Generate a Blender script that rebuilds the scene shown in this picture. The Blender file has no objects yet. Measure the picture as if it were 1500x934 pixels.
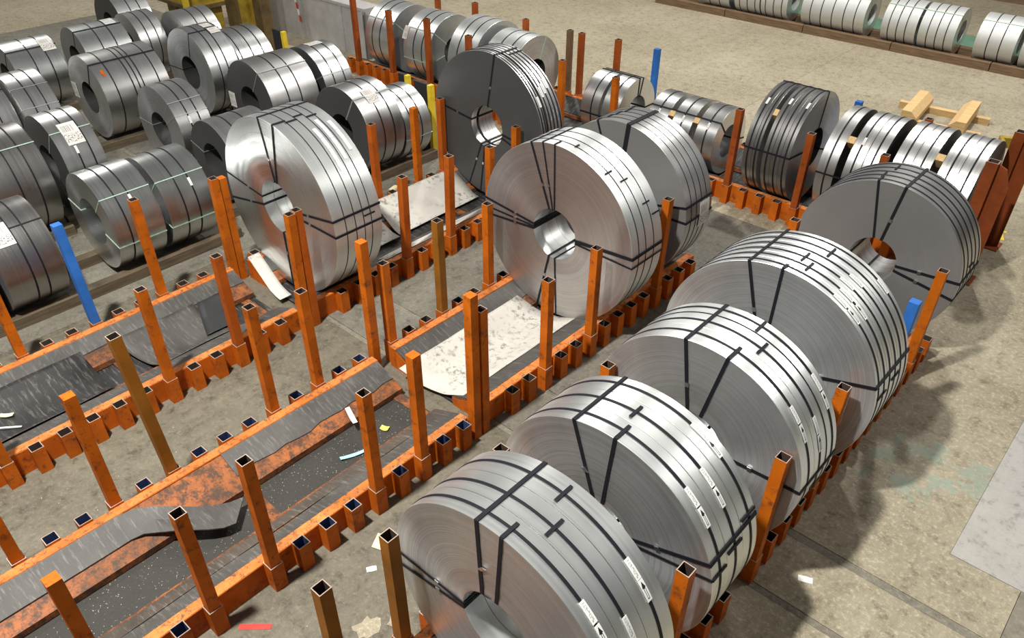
import bpy, math, random
from mathutils import Vector, Matrix
random.seed(7)
sc = bpy.context.scene
COL = sc.collection
PI = math.pi

# ---------------------------------------------------------------- camera
cam_d = bpy.data.cameras.new('camera'); cam = bpy.data.objects.new('camera', cam_d); COL.objects.link(cam)
RT = Vector((0.74317209, 0.6690914, 0.00345452)); DN = Vector((0.40284236, -0.44331014, -0.800746)); FW = Vector((-0.53424084, 0.59648371, -0.59899408))
cam.matrix_world = Matrix(((RT.x, -DN.x, -FW.x, 0), (RT.y, -DN.y, -FW.y, 0), (RT.z, -DN.z, -FW.z, 5.2), (0, 0, 0, 1)))
cam_d.sensor_width = 36; cam_d.lens = 1150 / 1500 * 36; cam_d.shift_y = 28.5 / 1500; cam_d.clip_end = 200
sc.camera = cam

# ---------------------------------------------------------------- light
w = bpy.data.worlds.new('hall_light'); sc.world = w; w.use_nodes = True
bg = w.node_tree.nodes['Background']; bg.inputs[0].default_value = (1.0, 0.98, 0.95, 1); bg.inputs[1].default_value = 0.17
def lamp(x, y, z, p, size=0.7, col=(1, 0.97, 0.915)):
    d = bpy.data.lights.new('high_bay_lamp', 'AREA'); d.shape = 'DISK'; d.size = size; d.energy = p; d.color = col
    o = bpy.data.objects.new('high_bay_lamp', d); COL.objects.link(o); o.location = (x, y, z)
    return o
lamp(-4.2, -0.6, 10.5, 2500, 0.55)
lamp(-13.5, -0.6, 10.5, 380)
lamp(-4.2, 15.5, 10.5, 950)
lamp(-13.5, 15.5, 10.5, 850)
lamp(5.0, 15.5, 10.5, 700)
lamp(-22.5, 7.5, 10.5, 550)
sc.view_settings.view_transform = 'Standard'; sc.view_settings.look = 'None'
sc.view_settings.gamma = 1.0; sc.view_settings.use_curve_mapping = False
sc.view_settings.exposure = 0.0
sc.cycles.use_denoising = True

# ---------------------------------------------------------------- materials
MATS = {}
def new_mat(name):
    m = bpy.data.materials.new(name); m.use_nodes = True; MATS[name] = m
    nt = m.node_tree; b = nt.nodes['Principled BSDF']
    return m, nt, b
def N(nt, t, **kw):
    n = nt.nodes.new(t)
    for k, v in kw.items():
        if k in n.inputs: n.inputs[k].default_value = v
        else: setattr(n, k, v)
    return n
def ramp(nt, src, stops):
    r = nt.nodes.new('ShaderNodeValToRGB'); e = r.color_ramp.elements
    while len(e) < len(stops): e.new(0.5)
    for i, (p, c) in enumerate(stops):
        e[i].position = p; e[i].color = (c[0], c[1], c[2], 1) if not isinstance(c, (int, float)) else (c, c, c, 1)
    nt.links.new(src, r.inputs[0]); return r.outputs[0]
def mixc(nt, f, a, b):
    m = nt.nodes.new('ShaderNodeMix'); m.data_type = 'RGBA'
    if isinstance(f, (int, float)): m.inputs[0].default_value = f
    else: nt.links.new(f, m.inputs[0])
    for i, v in ((6, a), (7, b)):
        if isinstance(v, tuple): m.inputs[i].default_value = (v[0], v[1], v[2], 1)
        else: nt.links.new(v, m.inputs[i])
    return m.outputs[2]
def mth(nt, op, a, b=None):
    m = nt.nodes.new('ShaderNodeMath'); m.operation = op
    for i, v in ((0, a), (1, b)):
        if v is None: continue
        if isinstance(v, (int, float)): m.inputs[i].default_value = v
        else: nt.links.new(v, m.inputs[i])
    return m.outputs[0]
def noise(nt, vec, scale, detail=4, rough=0.6):
    n = N(nt, 'ShaderNodeTexNoise'); n.inputs['Scale'].default_value = scale; n.inputs['Detail'].default_value = detail; n.inputs['Roughness'].default_value = rough
    if vec is not None: nt.links.new(vec, n.inputs['Vector'])
    return n.outputs[0]
def bump(nt, b, h, strength, dist=0.01):
    n = nt.nodes.new('ShaderNodeBump'); n.inputs['Strength'].default_value = strength; n.inputs['Distance'].default_value = dist
    nt.links.new(h, n.inputs['Height']); nt.links.new(n.outputs[0], b.inputs['Normal'])

def steel(name, base, rough, aniso=0.55, var=0.12, rings=0.0, tint=(1, 1, 1), metal=1.0):
    m, nt, b = new_mat(name)
    tc = N(nt, 'ShaderNodeTexCoord'); sp = N(nt, 'ShaderNodeSeparateXYZ'); nt.links.new(tc.outputs['Object'], sp.inputs[0])
    r2 = mth(nt, 'ADD', mth(nt, 'MULTIPLY', sp.outputs[0], sp.outputs[0]), mth(nt, 'MULTIPLY', sp.outputs[2], sp.outputs[2]))
    rho = mth(nt, 'SQRT', r2)
    cb = N(nt, 'ShaderNodeCombineXYZ'); nt.links.new(rho, cb.inputs[0]); nt.links.new(sp.outputs[1], cb.inputs[1])
    oi = N(nt, 'ShaderNodeObjectInfo'); nt.links.new(mth(nt, 'MULTIPLY', oi.outputs['Random'], 30.0), cb.inputs[2])
    n1 = noise(nt, cb.outputs[0], 120 if rings else 55, 8 if rings else 6, 0.85 if rings else 0.75)
    n2 = noise(nt, tc.outputs['Object'], 3.0, 3)
    f = mth(nt, 'ADD', mth(nt, 'MULTIPLY', n1, 0.8 if rings else 0.7), mth(nt, 'MULTIPLY', n2, 0.2 if rings else 0.3))
    lo = tuple(max(0, base * (1 - var * 2) * t) for t in tint); hi = tuple(min(1, base * (1 + var * 2) * t) for t in tint)
    nt.links.new(ramp(nt, f, [(0.3, lo), (0.7, hi)]), b.inputs['Base Color'])
    b.inputs['Metallic'].default_value = metal
    rr = nt.nodes.new('ShaderNodeMapRange'); nt.links.new(f, rr.inputs[0]); rr.inputs[1].default_value = 0.3; rr.inputs[2].default_value = 0.7
    rr.inputs[3].default_value = rough * 0.85; rr.inputs[4].default_value = rough * 1.15; nt.links.new(rr.outputs[0], b.inputs['Roughness'])
    b.inputs['Anisotropic'].default_value = aniso
    tg = N(nt, 'ShaderNodeTangent'); tg.direction_type = 'RADIAL'; tg.axis = 'Y'; nt.links.new(tg.outputs[0], b.inputs['Tangent'])
    if rings: bump(nt, b, noise(nt, cb.outputs[0], 130, 6, 0.8), rings, 0.004)
    return m
steel('strip_bright', 0.78, 0.37, 0.3, 0.035, tint=(0.97, 1.0, 0.99), metal=0.96)
steel('strip_mid', 0.52, 0.33, 0.3, 0.05, tint=(1, 0.995, 0.985), metal=1.0)
steel('strip_dark', 0.36, 0.31, 0.3, 0.06, tint=(1, 0.97, 0.95), metal=1.0)
steel('edge_bright', 0.74, 0.29, 0.72, 0.06, 0.08, tint=(0.97, 0.99, 1.0), metal=0.97)
steel('edge_mid', 0.61, 0.34, 0.75, 0.24, 0.40, tint=(0.96, 0.985, 1.0), metal=0.85)
steel('edge_brown', 0.48, 0.32, 0.75, 0.16, 0.35, tint=(1.0, 0.955, 0.94), metal=0.88)
steel('edge_dark', 0.28, 0.45, 0.4, 0.05, 0.12, tint=(1, 0.99, 0.98), metal=0.6)
steel('edge_black', 0.085, 0.48, 0.3, 0.06, 0.10, metal=0.5)
steel('strip_store', 0.56, 0.30, 0.3, 0.04, tint=(0.97, 1.0, 0.99))
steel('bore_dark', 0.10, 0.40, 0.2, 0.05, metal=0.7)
steel('strip_galv', 0.60, 0.50, 0.2, 0.03, tint=(0.98, 1.0, 0.985), metal=0.55)
def plain(name, col, rough=0.6, metal=0.0, var=0.15, scale=20, bmp=0.0):
    m, nt, b = new_mat(name)
    tc = N(nt, 'ShaderNodeTexCoord'); n = noise(nt, tc.outputs['Object'], scale, 5)
    lo = tuple(c * (1 - var) for c in col); hi = tuple(min(1, c * (1 + var)) for c in col)
    nt.links.new(ramp(nt, n, [(0.3, lo), (0.7, hi)]), b.inputs['Base Color'])
    b.inputs['Roughness'].default_value = rough; b.inputs['Metallic'].default_value = metal
    if bmp: bump(nt, b, n, bmp)
    return m
plain('strap_black', (0.010, 0.010, 0.014), 0.55, 0.0)
MATS['strap_black'].node_tree.nodes['Principled BSDF'].inputs['Specular IOR Level'].default_value = 0.2
plain('strap_green', (0.32, 0.45, 0.36), 0.4)
plain('strap_grey', (0.40, 0.43, 0.43), 0.35, 0.6)
plain('buckle', (0.65, 0.65, 0.66), 0.3, 1.0)
plain('white_paper', (0.78, 0.76, 0.72), 0.7)
plain('yellow_paint', (0.75, 0.55, 0.03), 0.5, scale=8)
plain('black_rubber', (0.02, 0.02, 0.022), 0.6)
plain('grey_paint', (0.42, 0.41, 0.40), 0.5, scale=3)
plain('machine_yellow', (0.33, 0.22, 0.02), 0.55, var=0.45, scale=5)
plain('machine_dark', (0.10, 0.065, 0.02), 0.6, var=0.4, scale=5)
plain('red_tape', (0.60, 0.04, 0.03), 0.45)
plain('white_tape', (0.8, 0.82, 0.82), 0.45)
plain('blue_tape', (0.35, 0.62, 0.80), 0.45)
plain('yellow_scrap', (0.80, 0.68, 0.12), 0.6)
plain('cream_paper', (0.80, 0.72, 0.42), 0.7)
plain('dark_debris', (0.03, 0.028, 0.024), 0.75, scale=40, bmp=0.5)

def paint(name, col, wear=(0.13, 0.055, 0.03), amount=0.5, scale=9, bright=None):
    m, nt, b = new_mat(name)
    tc = N(nt, 'ShaderNodeTexCoord'); oi = N(nt, 'ShaderNodeObjectInfo')
    va = N(nt, 'ShaderNodeVectorMath'); va.operation = 'ADD'
    cb = N(nt, 'ShaderNodeCombineXYZ'); nt.links.new(mth(nt, 'MULTIPLY', oi.outputs['Random'], 20.0), cb.inputs[0])
    nt.links.new(tc.outputs['Object'], va.inputs[0]); nt.links.new(cb.outputs[0], va.inputs[1])
    n1 = noise(nt, va.outputs[0], scale, 8, 0.7); n2 = noise(nt, va.outputs[0], scale * 5, 4, 0.7); n3 = noise(nt, va.outputs[0], 2.5, 3)
    lo = tuple(c * 0.72 for c in col); hi = bright or tuple(min(1, c * 1.22) for c in col)
    c1 = ramp(nt, n3, [(0.3, lo), (0.7, hi)])
    k = mth(nt, 'ADD', mth(nt, 'MULTIPLY', n1, 0.7), mth(nt, 'MULTIPLY', n2, 0.3))
    f = ramp(nt, k, [(amount - 0.02, 0), (amount + 0.10, 0.9)])
    nt.links.new(mixc(nt, f, c1, wear), b.inputs['Base Color'])
    b.inputs['Roughness'].default_value = 0.55; b.inputs['Specular IOR Level'].default_value = 0.15
    bump(nt, b, k, 0.25, 0.004)
    return m
paint('orange', (0.47, 0.106, 0.007), (0.10, 0.035, 0.016), 0.545, 8)
paint('orange_worn', (0.58, 0.160, 0.028), (0.09, 0.055, 0.035), 0.505, 22, (0.70, 0.235, 0.065))
paint('orange_plate', (0.24, 0.085, 0.032), (0.06, 0.042, 0.032), 0.46, 11, (0.38, 0.125, 0.04))
paint('post_orange', (0.46, 0.108, 0.005), (0.11, 0.035, 0.014), 0.545, 9)
paint('post_red', (0.38, 0.082, 0.008), (0.09, 0.03, 0.02), 0.58, 9)
paint('post_brown', (0.27, 0.105, 0.012), (0.12, 0.045, 0.012), 0.58, 6)
paint('post_blue', (0.030, 0.14, 0.46), (0.02, 0.05, 0.14), 0.62, 8)
paint('post_rust', (0.16, 0.09, 0.05), (0.07, 0.04, 0.025), 0.55, 8)
paint('post_back', (0.30, 0.066, 0.012), (0.09, 0.03, 0.02), 0.56, 9)
paint('stop_paint', (0.22, 0.052, 0.014), (0.08, 0.025, 0.012), 0.60, 5)
plain('post_blue_inside', (0.03, 0.05, 0.13), 0.5)
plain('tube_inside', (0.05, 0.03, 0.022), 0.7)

def rubber(name, base):
    m, nt, b = new_mat(name)
    tc = N(nt, 'ShaderNodeTexCoord'); mp = N(nt, 'ShaderNodeMapping'); mp.inputs['Scale'].default_value = (2.5, 22, 6)
    nt.links.new(tc.outputs['Object'], mp.inputs[0])
    n1 = noise(nt, mp.outputs[0], 1.6, 7, 0.75); n2 = noise(nt, tc.outputs['Object'], 1.7, 4)
    c = ramp(nt, n2, [(0.3, tuple(x * 0.65 for x in base)), (0.7, tuple(x * 1.4 for x in base))])
    f = ramp(nt, n1, [(0.52, 0.0), (0.72, 0.6)])
    nt.links.new(mixc(nt, f, c, (0.26, 0.25, 0.235)), b.inputs['Base Color'])
    b.inputs['Roughness'].default_value = 0.62; bump(nt, b, n1, 0.3, 0.004)
rubber('rubber_grey', (0.058, 0.055, 0.049)); rubber('rubber_dark', (0.017, 0.0165, 0.016)); rubber('rubber_brown', (0.062, 0.049, 0.038))

def cardboard():
    m, nt, b = new_mat('cardboard')
    tc = N(nt, 'ShaderNodeTexCoord')
    n1 = noise(nt, tc.outputs['Object'], 14, 8, 0.75); n2 = noise(nt, tc.outputs['Object'], 2.2, 3)
    k = mth(nt, 'MULTIPLY', ramp(nt, n1, [(0.51, 0), (0.60, 1)]), ramp(nt, n2, [(0.42, 0), (0.58, 0.85)]))
    nt.links.new(mixc(nt, k, (0.54, 0.52, 0.47), (0.15, 0.14, 0.12)), b.inputs['Base Color']); b.inputs['Roughness'].default_value = 0.8
cardboard()
def wood(name, a, c, sc_=(3, 3, 40)):
    m, nt, b = new_mat(name)
    tc = N(nt, 'ShaderNodeTexCoord'); mp = N(nt, 'ShaderNodeMapping'); mp.inputs['Scale'].default_value = sc_
    nt.links.new(tc.outputs['Object'], mp.inputs[0])
    n1 = noise(nt, mp.outputs[0], 1.3, 5)
    nt.links.new(ramp(nt, n1, [(0.3, a), (0.7, c)]), b.inputs['Base Color']); b.inputs['Roughness'].default_value = 0.75
    bump(nt, b, n1, 0.2, 0.005)
wood('timber_dark', (0.045, 0.034, 0.022), (0.13, 0.095, 0.055), (2, 2, 30))
wood('timber_brown', (0.09, 0.052, 0.026), (0.21, 0.13, 0.07), (2, 20, 30))
wood('pine', (0.50, 0.32, 0.13), (0.66, 0.47, 0.23), (3, 30, 30))

def concrete(name, a, c, paintc=None, scuff=0.5):
    m, nt, b = new_mat(name)
    g = N(nt, 'ShaderNodeNewGeometry'); P = g.outputs['Position']
    n1 = noise(nt, P, 0.55, 6, 0.65); n2 = noise(nt, P, 7, 9, 0.8); n3 = noise(nt, P, 24, 6, 0.8)
    mp = N(nt, 'ShaderNodeMapping'); mp.inputs['Scale'].default_value = (1.5, 0.22, 1); mp.inputs['Rotation'].default_value = (0, 0, 0.9); nt.links.new(P, mp.inputs[0])
    n4 = noise(nt, mp.outputs[0], 4.0, 9, 0.8)
    mp2 = N(nt, 'ShaderNodeMapping'); mp2.inputs['Scale'].default_value = (0.3, 2.2, 1); mp2.inputs['Rotation'].default_value = (0, 0, 0.15); nt.links.new(P, mp2.inputs[0])
    n5 = noise(nt, mp2.outputs[0], 3.0, 8, 0.8)
    k = mth(nt, 'ADD', mth(nt, 'ADD', mth(nt, 'MULTIPLY', n1, 0.42), mth(nt, 'MULTIPLY', n2, 0.33)), mth(nt, 'MULTIPLY', n4, 0.25))
    col = ramp(nt, k, [(0.38, a), (0.60, c)])
    sp = ramp(nt, n3, [(0.50, 0), (0.66, scuff * 1.2)])
    col = mixc(nt, sp, col, tuple(min(1, x * 1.5) for x in c))
    sc2 = ramp(nt, n5, [(0.60, 0), (0.72, scuff)])
    col = mixc(nt, sc2, col, tuple(min(1, x * 1.35) for x in c))
    dk = ramp(nt, n2, [(0.34, 0.7), (0.47, 0)])
    col = mixc(nt, dk, col, tuple(x * 0.5 for x in a))
    if paintc:
        sx = N(nt, 'ShaderNodeSeparateXYZ'); nt.links.new(P, sx.inputs[0])
        dx = mth(nt, 'ABSOLUTE', mth(nt, 'ADD', sx.outputs[0], paintc[0])); dy = mth(nt, 'ABSOLUTE', mth(nt, 'ADD', sx.outputs[1], paintc[1]))
        inb = mth(nt, 'MULTIPLY', mth(nt, 'LESS_THAN', dx, paintc[2]), mth(nt, 'LESS_THAN', dy, paintc[3]))
        pf = mth(nt, 'MULTIPLY', inb, ramp(nt, noise(nt, P, 3.3, 7, 0.7), [(0.50, 0), (0.56, 0.6)]))
        col = mixc(nt, pf, col, (0.25, 0.33, 0.27))
    nt.links.new(col, b.inputs['Base Color']); b.inputs['Roughness'].default_value = 0.65; b.inputs['Specular IOR Level'].default_value = 0.35
    bump(nt, b, mth(nt, 'ADD', n2, mth(nt, 'MULTIPLY', n3, 0.5)), 0.7, 0.008)
concrete('concrete', (0.215, 0.182, 0.117), (0.36, 0.32, 0.235), (0.45, -6.2, 0.55, 0.45), 0.65)
concrete('concrete_worn', (0.105, 0.098, 0.078), (0.20, 0.187, 0.152), None, 0.45)
concrete('concrete_dark', (0.075, 0.066, 0.047), (0.17, 0.152, 0.112), None, 0.4)  # darker concrete tone for the front slabs around the two left racks
concrete('concrete_pale', (0.34, 0.325, 0.30), (0.42, 0.405, 0.38), None, 0.1)
concrete('concrete_joint', (0.13, 0.12, 0.092), (0.23, 0.21, 0.165))
def label_mat():
    m, nt, b = new_mat('coil_label')
    tc = N(nt, 'ShaderNodeTexCoord'); sp = N(nt, 'ShaderNodeSeparateXYZ'); nt.links.new(tc.outputs['UV'], sp.inputs[0])
    u, v = sp.outputs[0], sp.outputs[1]
    bars = mth(nt, 'GREATER_THAN', noise(nt, None, 1), 2.0)
    cb = N(nt, 'ShaderNodeCombineXYZ'); nt.links.new(mth(nt, 'MULTIPLY', u, 26.0), cb.inputs[0])
    nb = noise(nt, cb.outputs[0], 1.0, 0); bars = mth(nt, 'GREATER_THAN', nb, 0.52)
    inb = mth(nt, 'MULTIPLY', mth(nt, 'MULTIPLY', mth(nt, 'GREATER_THAN', v, 0.56), mth(nt, 'LESS_THAN', v, 0.86)), mth(nt, 'MULTIPLY', mth(nt, 'GREATER_THAN', u, 0.12), mth(nt, 'LESS_THAN', u, 0.72)))
    bars = mth(nt, 'MULTIPLY', bars, inb)
    cb2 = N(nt, 'ShaderNodeCombineXYZ'); nt.links.new(mth(nt, 'MULTIPLY', u, 9.0), cb2.inputs[0]); nt.links.new(mth(nt, 'MULTIPLY', v, 14.0), cb2.inputs[1])
    txt = mth(nt, 'MULTIPLY', mth(nt, 'GREATER_THAN', noise(nt, cb2.outputs[0], 1.4, 1), 0.55), mth(nt, 'MULTIPLY', mth(nt, 'LESS_THAN', v, 0.48), mth(nt, 'GREATER_THAN', v, 0.1)))
    f = mth(nt, 'MULTIPLY', mth(nt, 'MAXIMUM', bars, txt), 0.8)
    nt.links.new(mixc(nt, f, (0.60, 0.575, 0.54), (0.07, 0.065, 0.07)), b.inputs['Base Color']); b.inputs['Roughness'].default_value = 0.55
label_mat()
def sticker_mat(name, arrow):
    m, nt, b = new_mat(name)
    tc = N(nt, 'ShaderNodeTexCoord'); sp = N(nt, 'ShaderNodeSeparateXYZ'); nt.links.new(tc.outputs['UV'], sp.inputs[0])
    u, v = sp.outputs[0], sp.outputs[1]
    du = mth(nt, 'ABSOLUTE', mth(nt, 'SUBTRACT', u, 0.5))
    if arrow:   # black bar that ends in an arrow head, white edge around it
        stem = mth(nt, 'MULTIPLY', mth(nt, 'LESS_THAN', du, 0.20), mth(nt, 'MULTIPLY', mth(nt, 'GREATER_THAN', v, 0.10), mth(nt, 'LESS_THAN', v, 0.62)))
        inner = mth(nt, 'SUBTRACT', stem, mth(nt, 'MULTIPLY', mth(nt, 'LESS_THAN', du, 0.10), mth(nt, 'MULTIPLY', mth(nt, 'GREATER_THAN', v, 0.14), mth(nt, 'LESS_THAN', v, 0.58))))
        head = mth(nt, 'MULTIPLY', mth(nt, 'GREATER_THAN', v, 0.62), mth(nt, 'LESS_THAN', du, mth(nt, 'MULTIPLY', mth(nt, 'SUBTRACT', 0.93, v), 1.2)))
        f = mth(nt, 'MAXIMUM', inner, head)
    else:
        f = mth(nt, 'MULTIPLY', mth(nt, 'LESS_THAN', du, 0.26), mth(nt, 'MULTIPLY', mth(nt, 'GREATER_THAN', v, 0.08), mth(nt, 'LESS_THAN', v, 0.92)))
        cb = N(nt, 'ShaderNodeCombineXYZ'); nt.links.new(mth(nt, 'MULTIPLY', v, 30.0), cb.inputs[1]); nt.links.new(mth(nt, 'MULTIPLY', u, 4.0), cb.inputs[0])
        f = mth(nt, 'MULTIPLY', f, mth(nt, 'MULTIPLY', mth(nt, 'GREATER_THAN', noise(nt, cb.outputs[0], 1.0, 1), 0.5), 0.6))
    nt.links.new(mixc(nt, f, (0.80, 0.80, 0.78), (0.015, 0.015, 0.015)), b.inputs['Base Color']); b.inputs['Roughness'].default_value = 0.5
sticker_mat('sticker_arrow', True); sticker_mat('sticker_print', False)

# ---------------------------------------------------------------- mesh helpers
class MB:
    def __init__(s): s.v = []; s.f = []; s.m = []; s.uv = {}
    def add(s, verts, faces, mi=0, uvs=None):
        o = len(s.v); s.v += [tuple(p) for p in verts]
        for i, f in enumerate(faces):
            if uvs: s.uv[len(s.f)] = uvs[i]
            s.f.append(tuple(o + k for k in f)); s.m.append(mi)
    def box(s, x0, x1, y0, y1, z0, z1, mi=0):
        s.add([(x0, y0, z0), (x1, y0, z0), (x1, y1, z0), (x0, y1, z0), (x0, y0, z1), (x1, y0, z1), (x1, y1, z1), (x0, y1, z1)],
              [(0, 3, 2, 1), (4, 5, 6, 7), (0, 1, 5, 4), (1, 2, 6, 5), (2, 3, 7, 6), (3, 0, 4, 7)], mi)
    def hexa(s, p, mi=0):       # 8 corners, bottom loop then top loop
        s.add(p, [(0, 3, 2, 1), (4, 5, 6, 7), (0, 1, 5, 4), (1, 2, 6, 5), (2, 3, 7, 6), (3, 0, 4, 7)], mi)
    def prism(s, prof, y0, y1, mi=0):   # convex (x,z) profile, clockwise seen from -y, extruded along y
        n = len(prof); s.add([(x, y0, z) for x, z in prof] + [(x, y1, z) for x, z in prof],
              [tuple(range(n))[::-1], tuple(range(n, 2 * n))] + [(i, (i + 1) % n, n + (i + 1) % n, n + i) for i in range(n)], mi)
    def lathe(s, prof, n, mi=0, flip=False):    # (radius,y) polyline around local y
        V = []; Fc = []
        for (r, y) in prof:
            for k in range(n):
                a = 2 * PI * k / n; V.append((r * math.sin(a), y, r * math.cos(a)))
        for i in range(len(prof) - 1):
            for k in range(n):
                q = (i * n + k, i * n + (k + 1) % n, (i + 1) * n + (k + 1) % n, (i + 1) * n + k)
                Fc.append(q[::-1] if flip else q)
        s.add(V, Fc, mi)
    def build(s, name, mats, parent=None, smooth=False, loc=None, bevel=0):
        me = bpy.data.meshes.new(name); me.from_pydata(s.v, [], s.f); 
        if isinstance(mats, str): mats = [mats]
        for m in mats: me.materials.append(MATS[m])
        me.polygons.foreach_set('material_index', s.m)
        if smooth: me.polygons.foreach_set('use_smooth', [True] * len(s.f))
        if s.uv:
            uvl = me.uv_layers.new(name='uv')
            for fi, uvs in s.uv.items():
                for li, uv in zip(me.polygons[fi].loop_indices, uvs): uvl.data[li].uv = uv
        me.update()
        return obj(name, me, parent, loc)
def obj(name, me, parent=None, loc=None):
    o = bpy.data.objects.new(name, me); COL.objects.link(o)
    if parent: o.parent = parent
    if loc: o.location = loc
    return o
def tag(o, label, cat, group=None, kind=None):
    o['label'] = label; o['category'] = cat
    if group: o['group'] = group
    if kind: o['kind'] = kind
    return o
def empty(name, loc, rz=0, label=None, cat=None, group=None):
    o = bpy.data.objects.new(name, None); COL.objects.link(o); o.location = loc; o.rotation_euler = (0, 0, rz); o.empty_display_size = 0.1
    if label: tag(o, label, cat, group)
    return o
def structure(o): o['kind'] = 'structure'; return o

# ---------------------------------------------------------------- floor
fl = MB(); fl.box(-60, 40, -25, 60, -0.30, -0.012)
floor = structure(fl.build('floor', 'concrete_joint'))
slabs = []
def slab(x0, x1, y0, y1, mt, z=0.0, g=0.0025):
    b = MB(); b.box(x0 + g, x1 - g, y0 + g, y1 - g, -0.05, z); b.build('slab', mt, floor)
YB = [-25, -6, 4.03, 4.09, 4.70, 4.78, 9.35]
for x0, x1, mt in ((-60, -33, 'concrete'), (-33, -21, 'concrete'), (-21, -8.5, 'concrete_worn'), (-8.5, -2.3, 'concrete_worn'), (-2.3, 0.47, 'concrete'), (0.47, 40, 'concrete_joint')):
    for j in range(len(YB) - 1):
        y0, y1 = YB[j], YB[j + 1]
        thin = (y1 - y0) < 0.1
        if x1 > 0 and j == 5: continue
        slab(x0, x1, y0, y1, 'concrete_joint' if thin else 'concrete_dark' if (mt == 'concrete_worn' and x0 > -9 and y1 < 4.1) else mt, -0.003 if thin else 0.0)
slab(-2.3, -0.06, 4.782, 9.348, 'concrete', g=0); slab(-0.06, 0.468, 4.782, 5.398, 'concrete', g=0); slab(0.47, 40, 4.78, 5.40, 'concrete_joint'); slab(-0.06, 40, 5.40, 9.35, 'concrete_pale', 0.004)
for x0, x1 in ((-60, -33), (-33, -17), (-17, -6.2), (-6.2, -0.06), (-0.06, 40)):
    for y0, y1 in ((9.35, 14.3), (14.3, 24), (24, 60)): slab(x0, x1, y0, y1, 'concrete')
for (x, y, lx, ly, rz) in ((-1.42, 11.42, 0.30, 0.05, 0.35), (-1.30, 11.30, 0.05, 0.22, 0.35), (-1.62, 11.0, 0.16, 0.12, 0.2)):
    b = MB(); b.box(-lx / 2, lx / 2, -ly / 2, ly / 2, 0.0005, 0.0025); o = b.build('painted_mark', 'yellow_paint', floor, False, (x, y, 0)); o.rotation_euler = (0, 0, rz)
plain('green_paint', (0.13, 0.24, 0.17), 0.6, scale=4)
b = MB(); b.box(-14, 1, 19.75, 20.9, 0.0005, 0.002); b.build('painted_walkway', 'green_paint', floor)
for (cx, cy, rad, mt) in ((-3.04, 1.80, 0.12, 'concrete'), (-2.92, 1.98, 0.07, 'concrete')):
    b = MB(); pts = [(cx + rad * random.uniform(0.45, 1.1) * math.cos(k * PI / 7), cy + 1.3 * rad * random.uniform(0.45, 1.1) * math.sin(k * PI / 7), 0.0025) for k in range(14)]
    b.add([(cx, cy, 0.004)] + pts, [(0, k + 1, (k + 1) % 14 + 1) for k in range(14)]); b.build('chipped_patch', mt, floor)
# hall walls, far outside the frame
plain('hall_wall', (0.20, 0.20, 0.19), 0.8, scale=0.4)
for nm, a in (('wall_left', (-58, -57.7, -24, 58)), ('wall_right', (37.7, 38, -24, 58)), ('wall_back', (-57.7, 37.7, 57.7, 58)), ('wall_front', (-57.7, 37.7, -24, -23.7))):
    b = MB(); b.box(*a, -0.01, 10); structure(b.build(nm, 'hall_wall'))

# ---------------------------------------------------------------- coils
def curved_patch(mb, R, y0, y1, t0, t1, off, n=6, mi=0, thick=0.002):
    V = []; Fc = []; U = []
    for k in range(n + 1):
        t = t0 + (t1 - t0) * k / n
        for rr, yy in ((R + off, y0), (R + off, y1), (R + off - thick, y1), (R + off - thick, y0)):
            V.append((rr * math.sin(t), yy, rr * math.cos(t)))
    for k in range(n):
        a = 4 * k; b_ = a + 4
        va, vb = 1 - k / n, 1 - (k + 1) / n
        Fc.append((a, a + 1, b_ + 1, b_)); U.append([(0, va), (1, va), (1, vb), (0, vb)])
        for e0, e1 in ((1, 2), (2, 3), (3, 0)):
            Fc.append((a + e0, a + e1, b_ + e1, b_ + e0)); U.append([(0, 0)] * 4)
    Fc.append((3, 2, 1, 0)); U.append([(0, 0)] * 4); e = 4 * n; Fc.append((e, e + 1, e + 2, e + 3)); U.append([(0, 0)] * 4)
    mb.add(V, Fc, mi, U)
def strap_box(mb, t, r0, r1, y0, y1, hw, twist=0.0):
    # a thin box around angle t, spanning radius r0..r1 and axial y0..y1, half width hw; twist moves the outer end sideways
    u = Vector((math.cos(t), 0, -math.sin(t))); d = Vector((math.sin(t), 0, math.cos(t)))
    P = []
    for rr in (r0, r1):
        for (su, yy) in ((-1, y0), (1, y0), (1, y1), (-1, y1)):
            p = d * rr + u * (su * hw + (twist if rr == r0 else 0)); P.append((p.x, yy, p.z))
    mb.hexa([P[0], P[3], P[2], P[1], P[4], P[7], P[6], P[5]])
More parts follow.
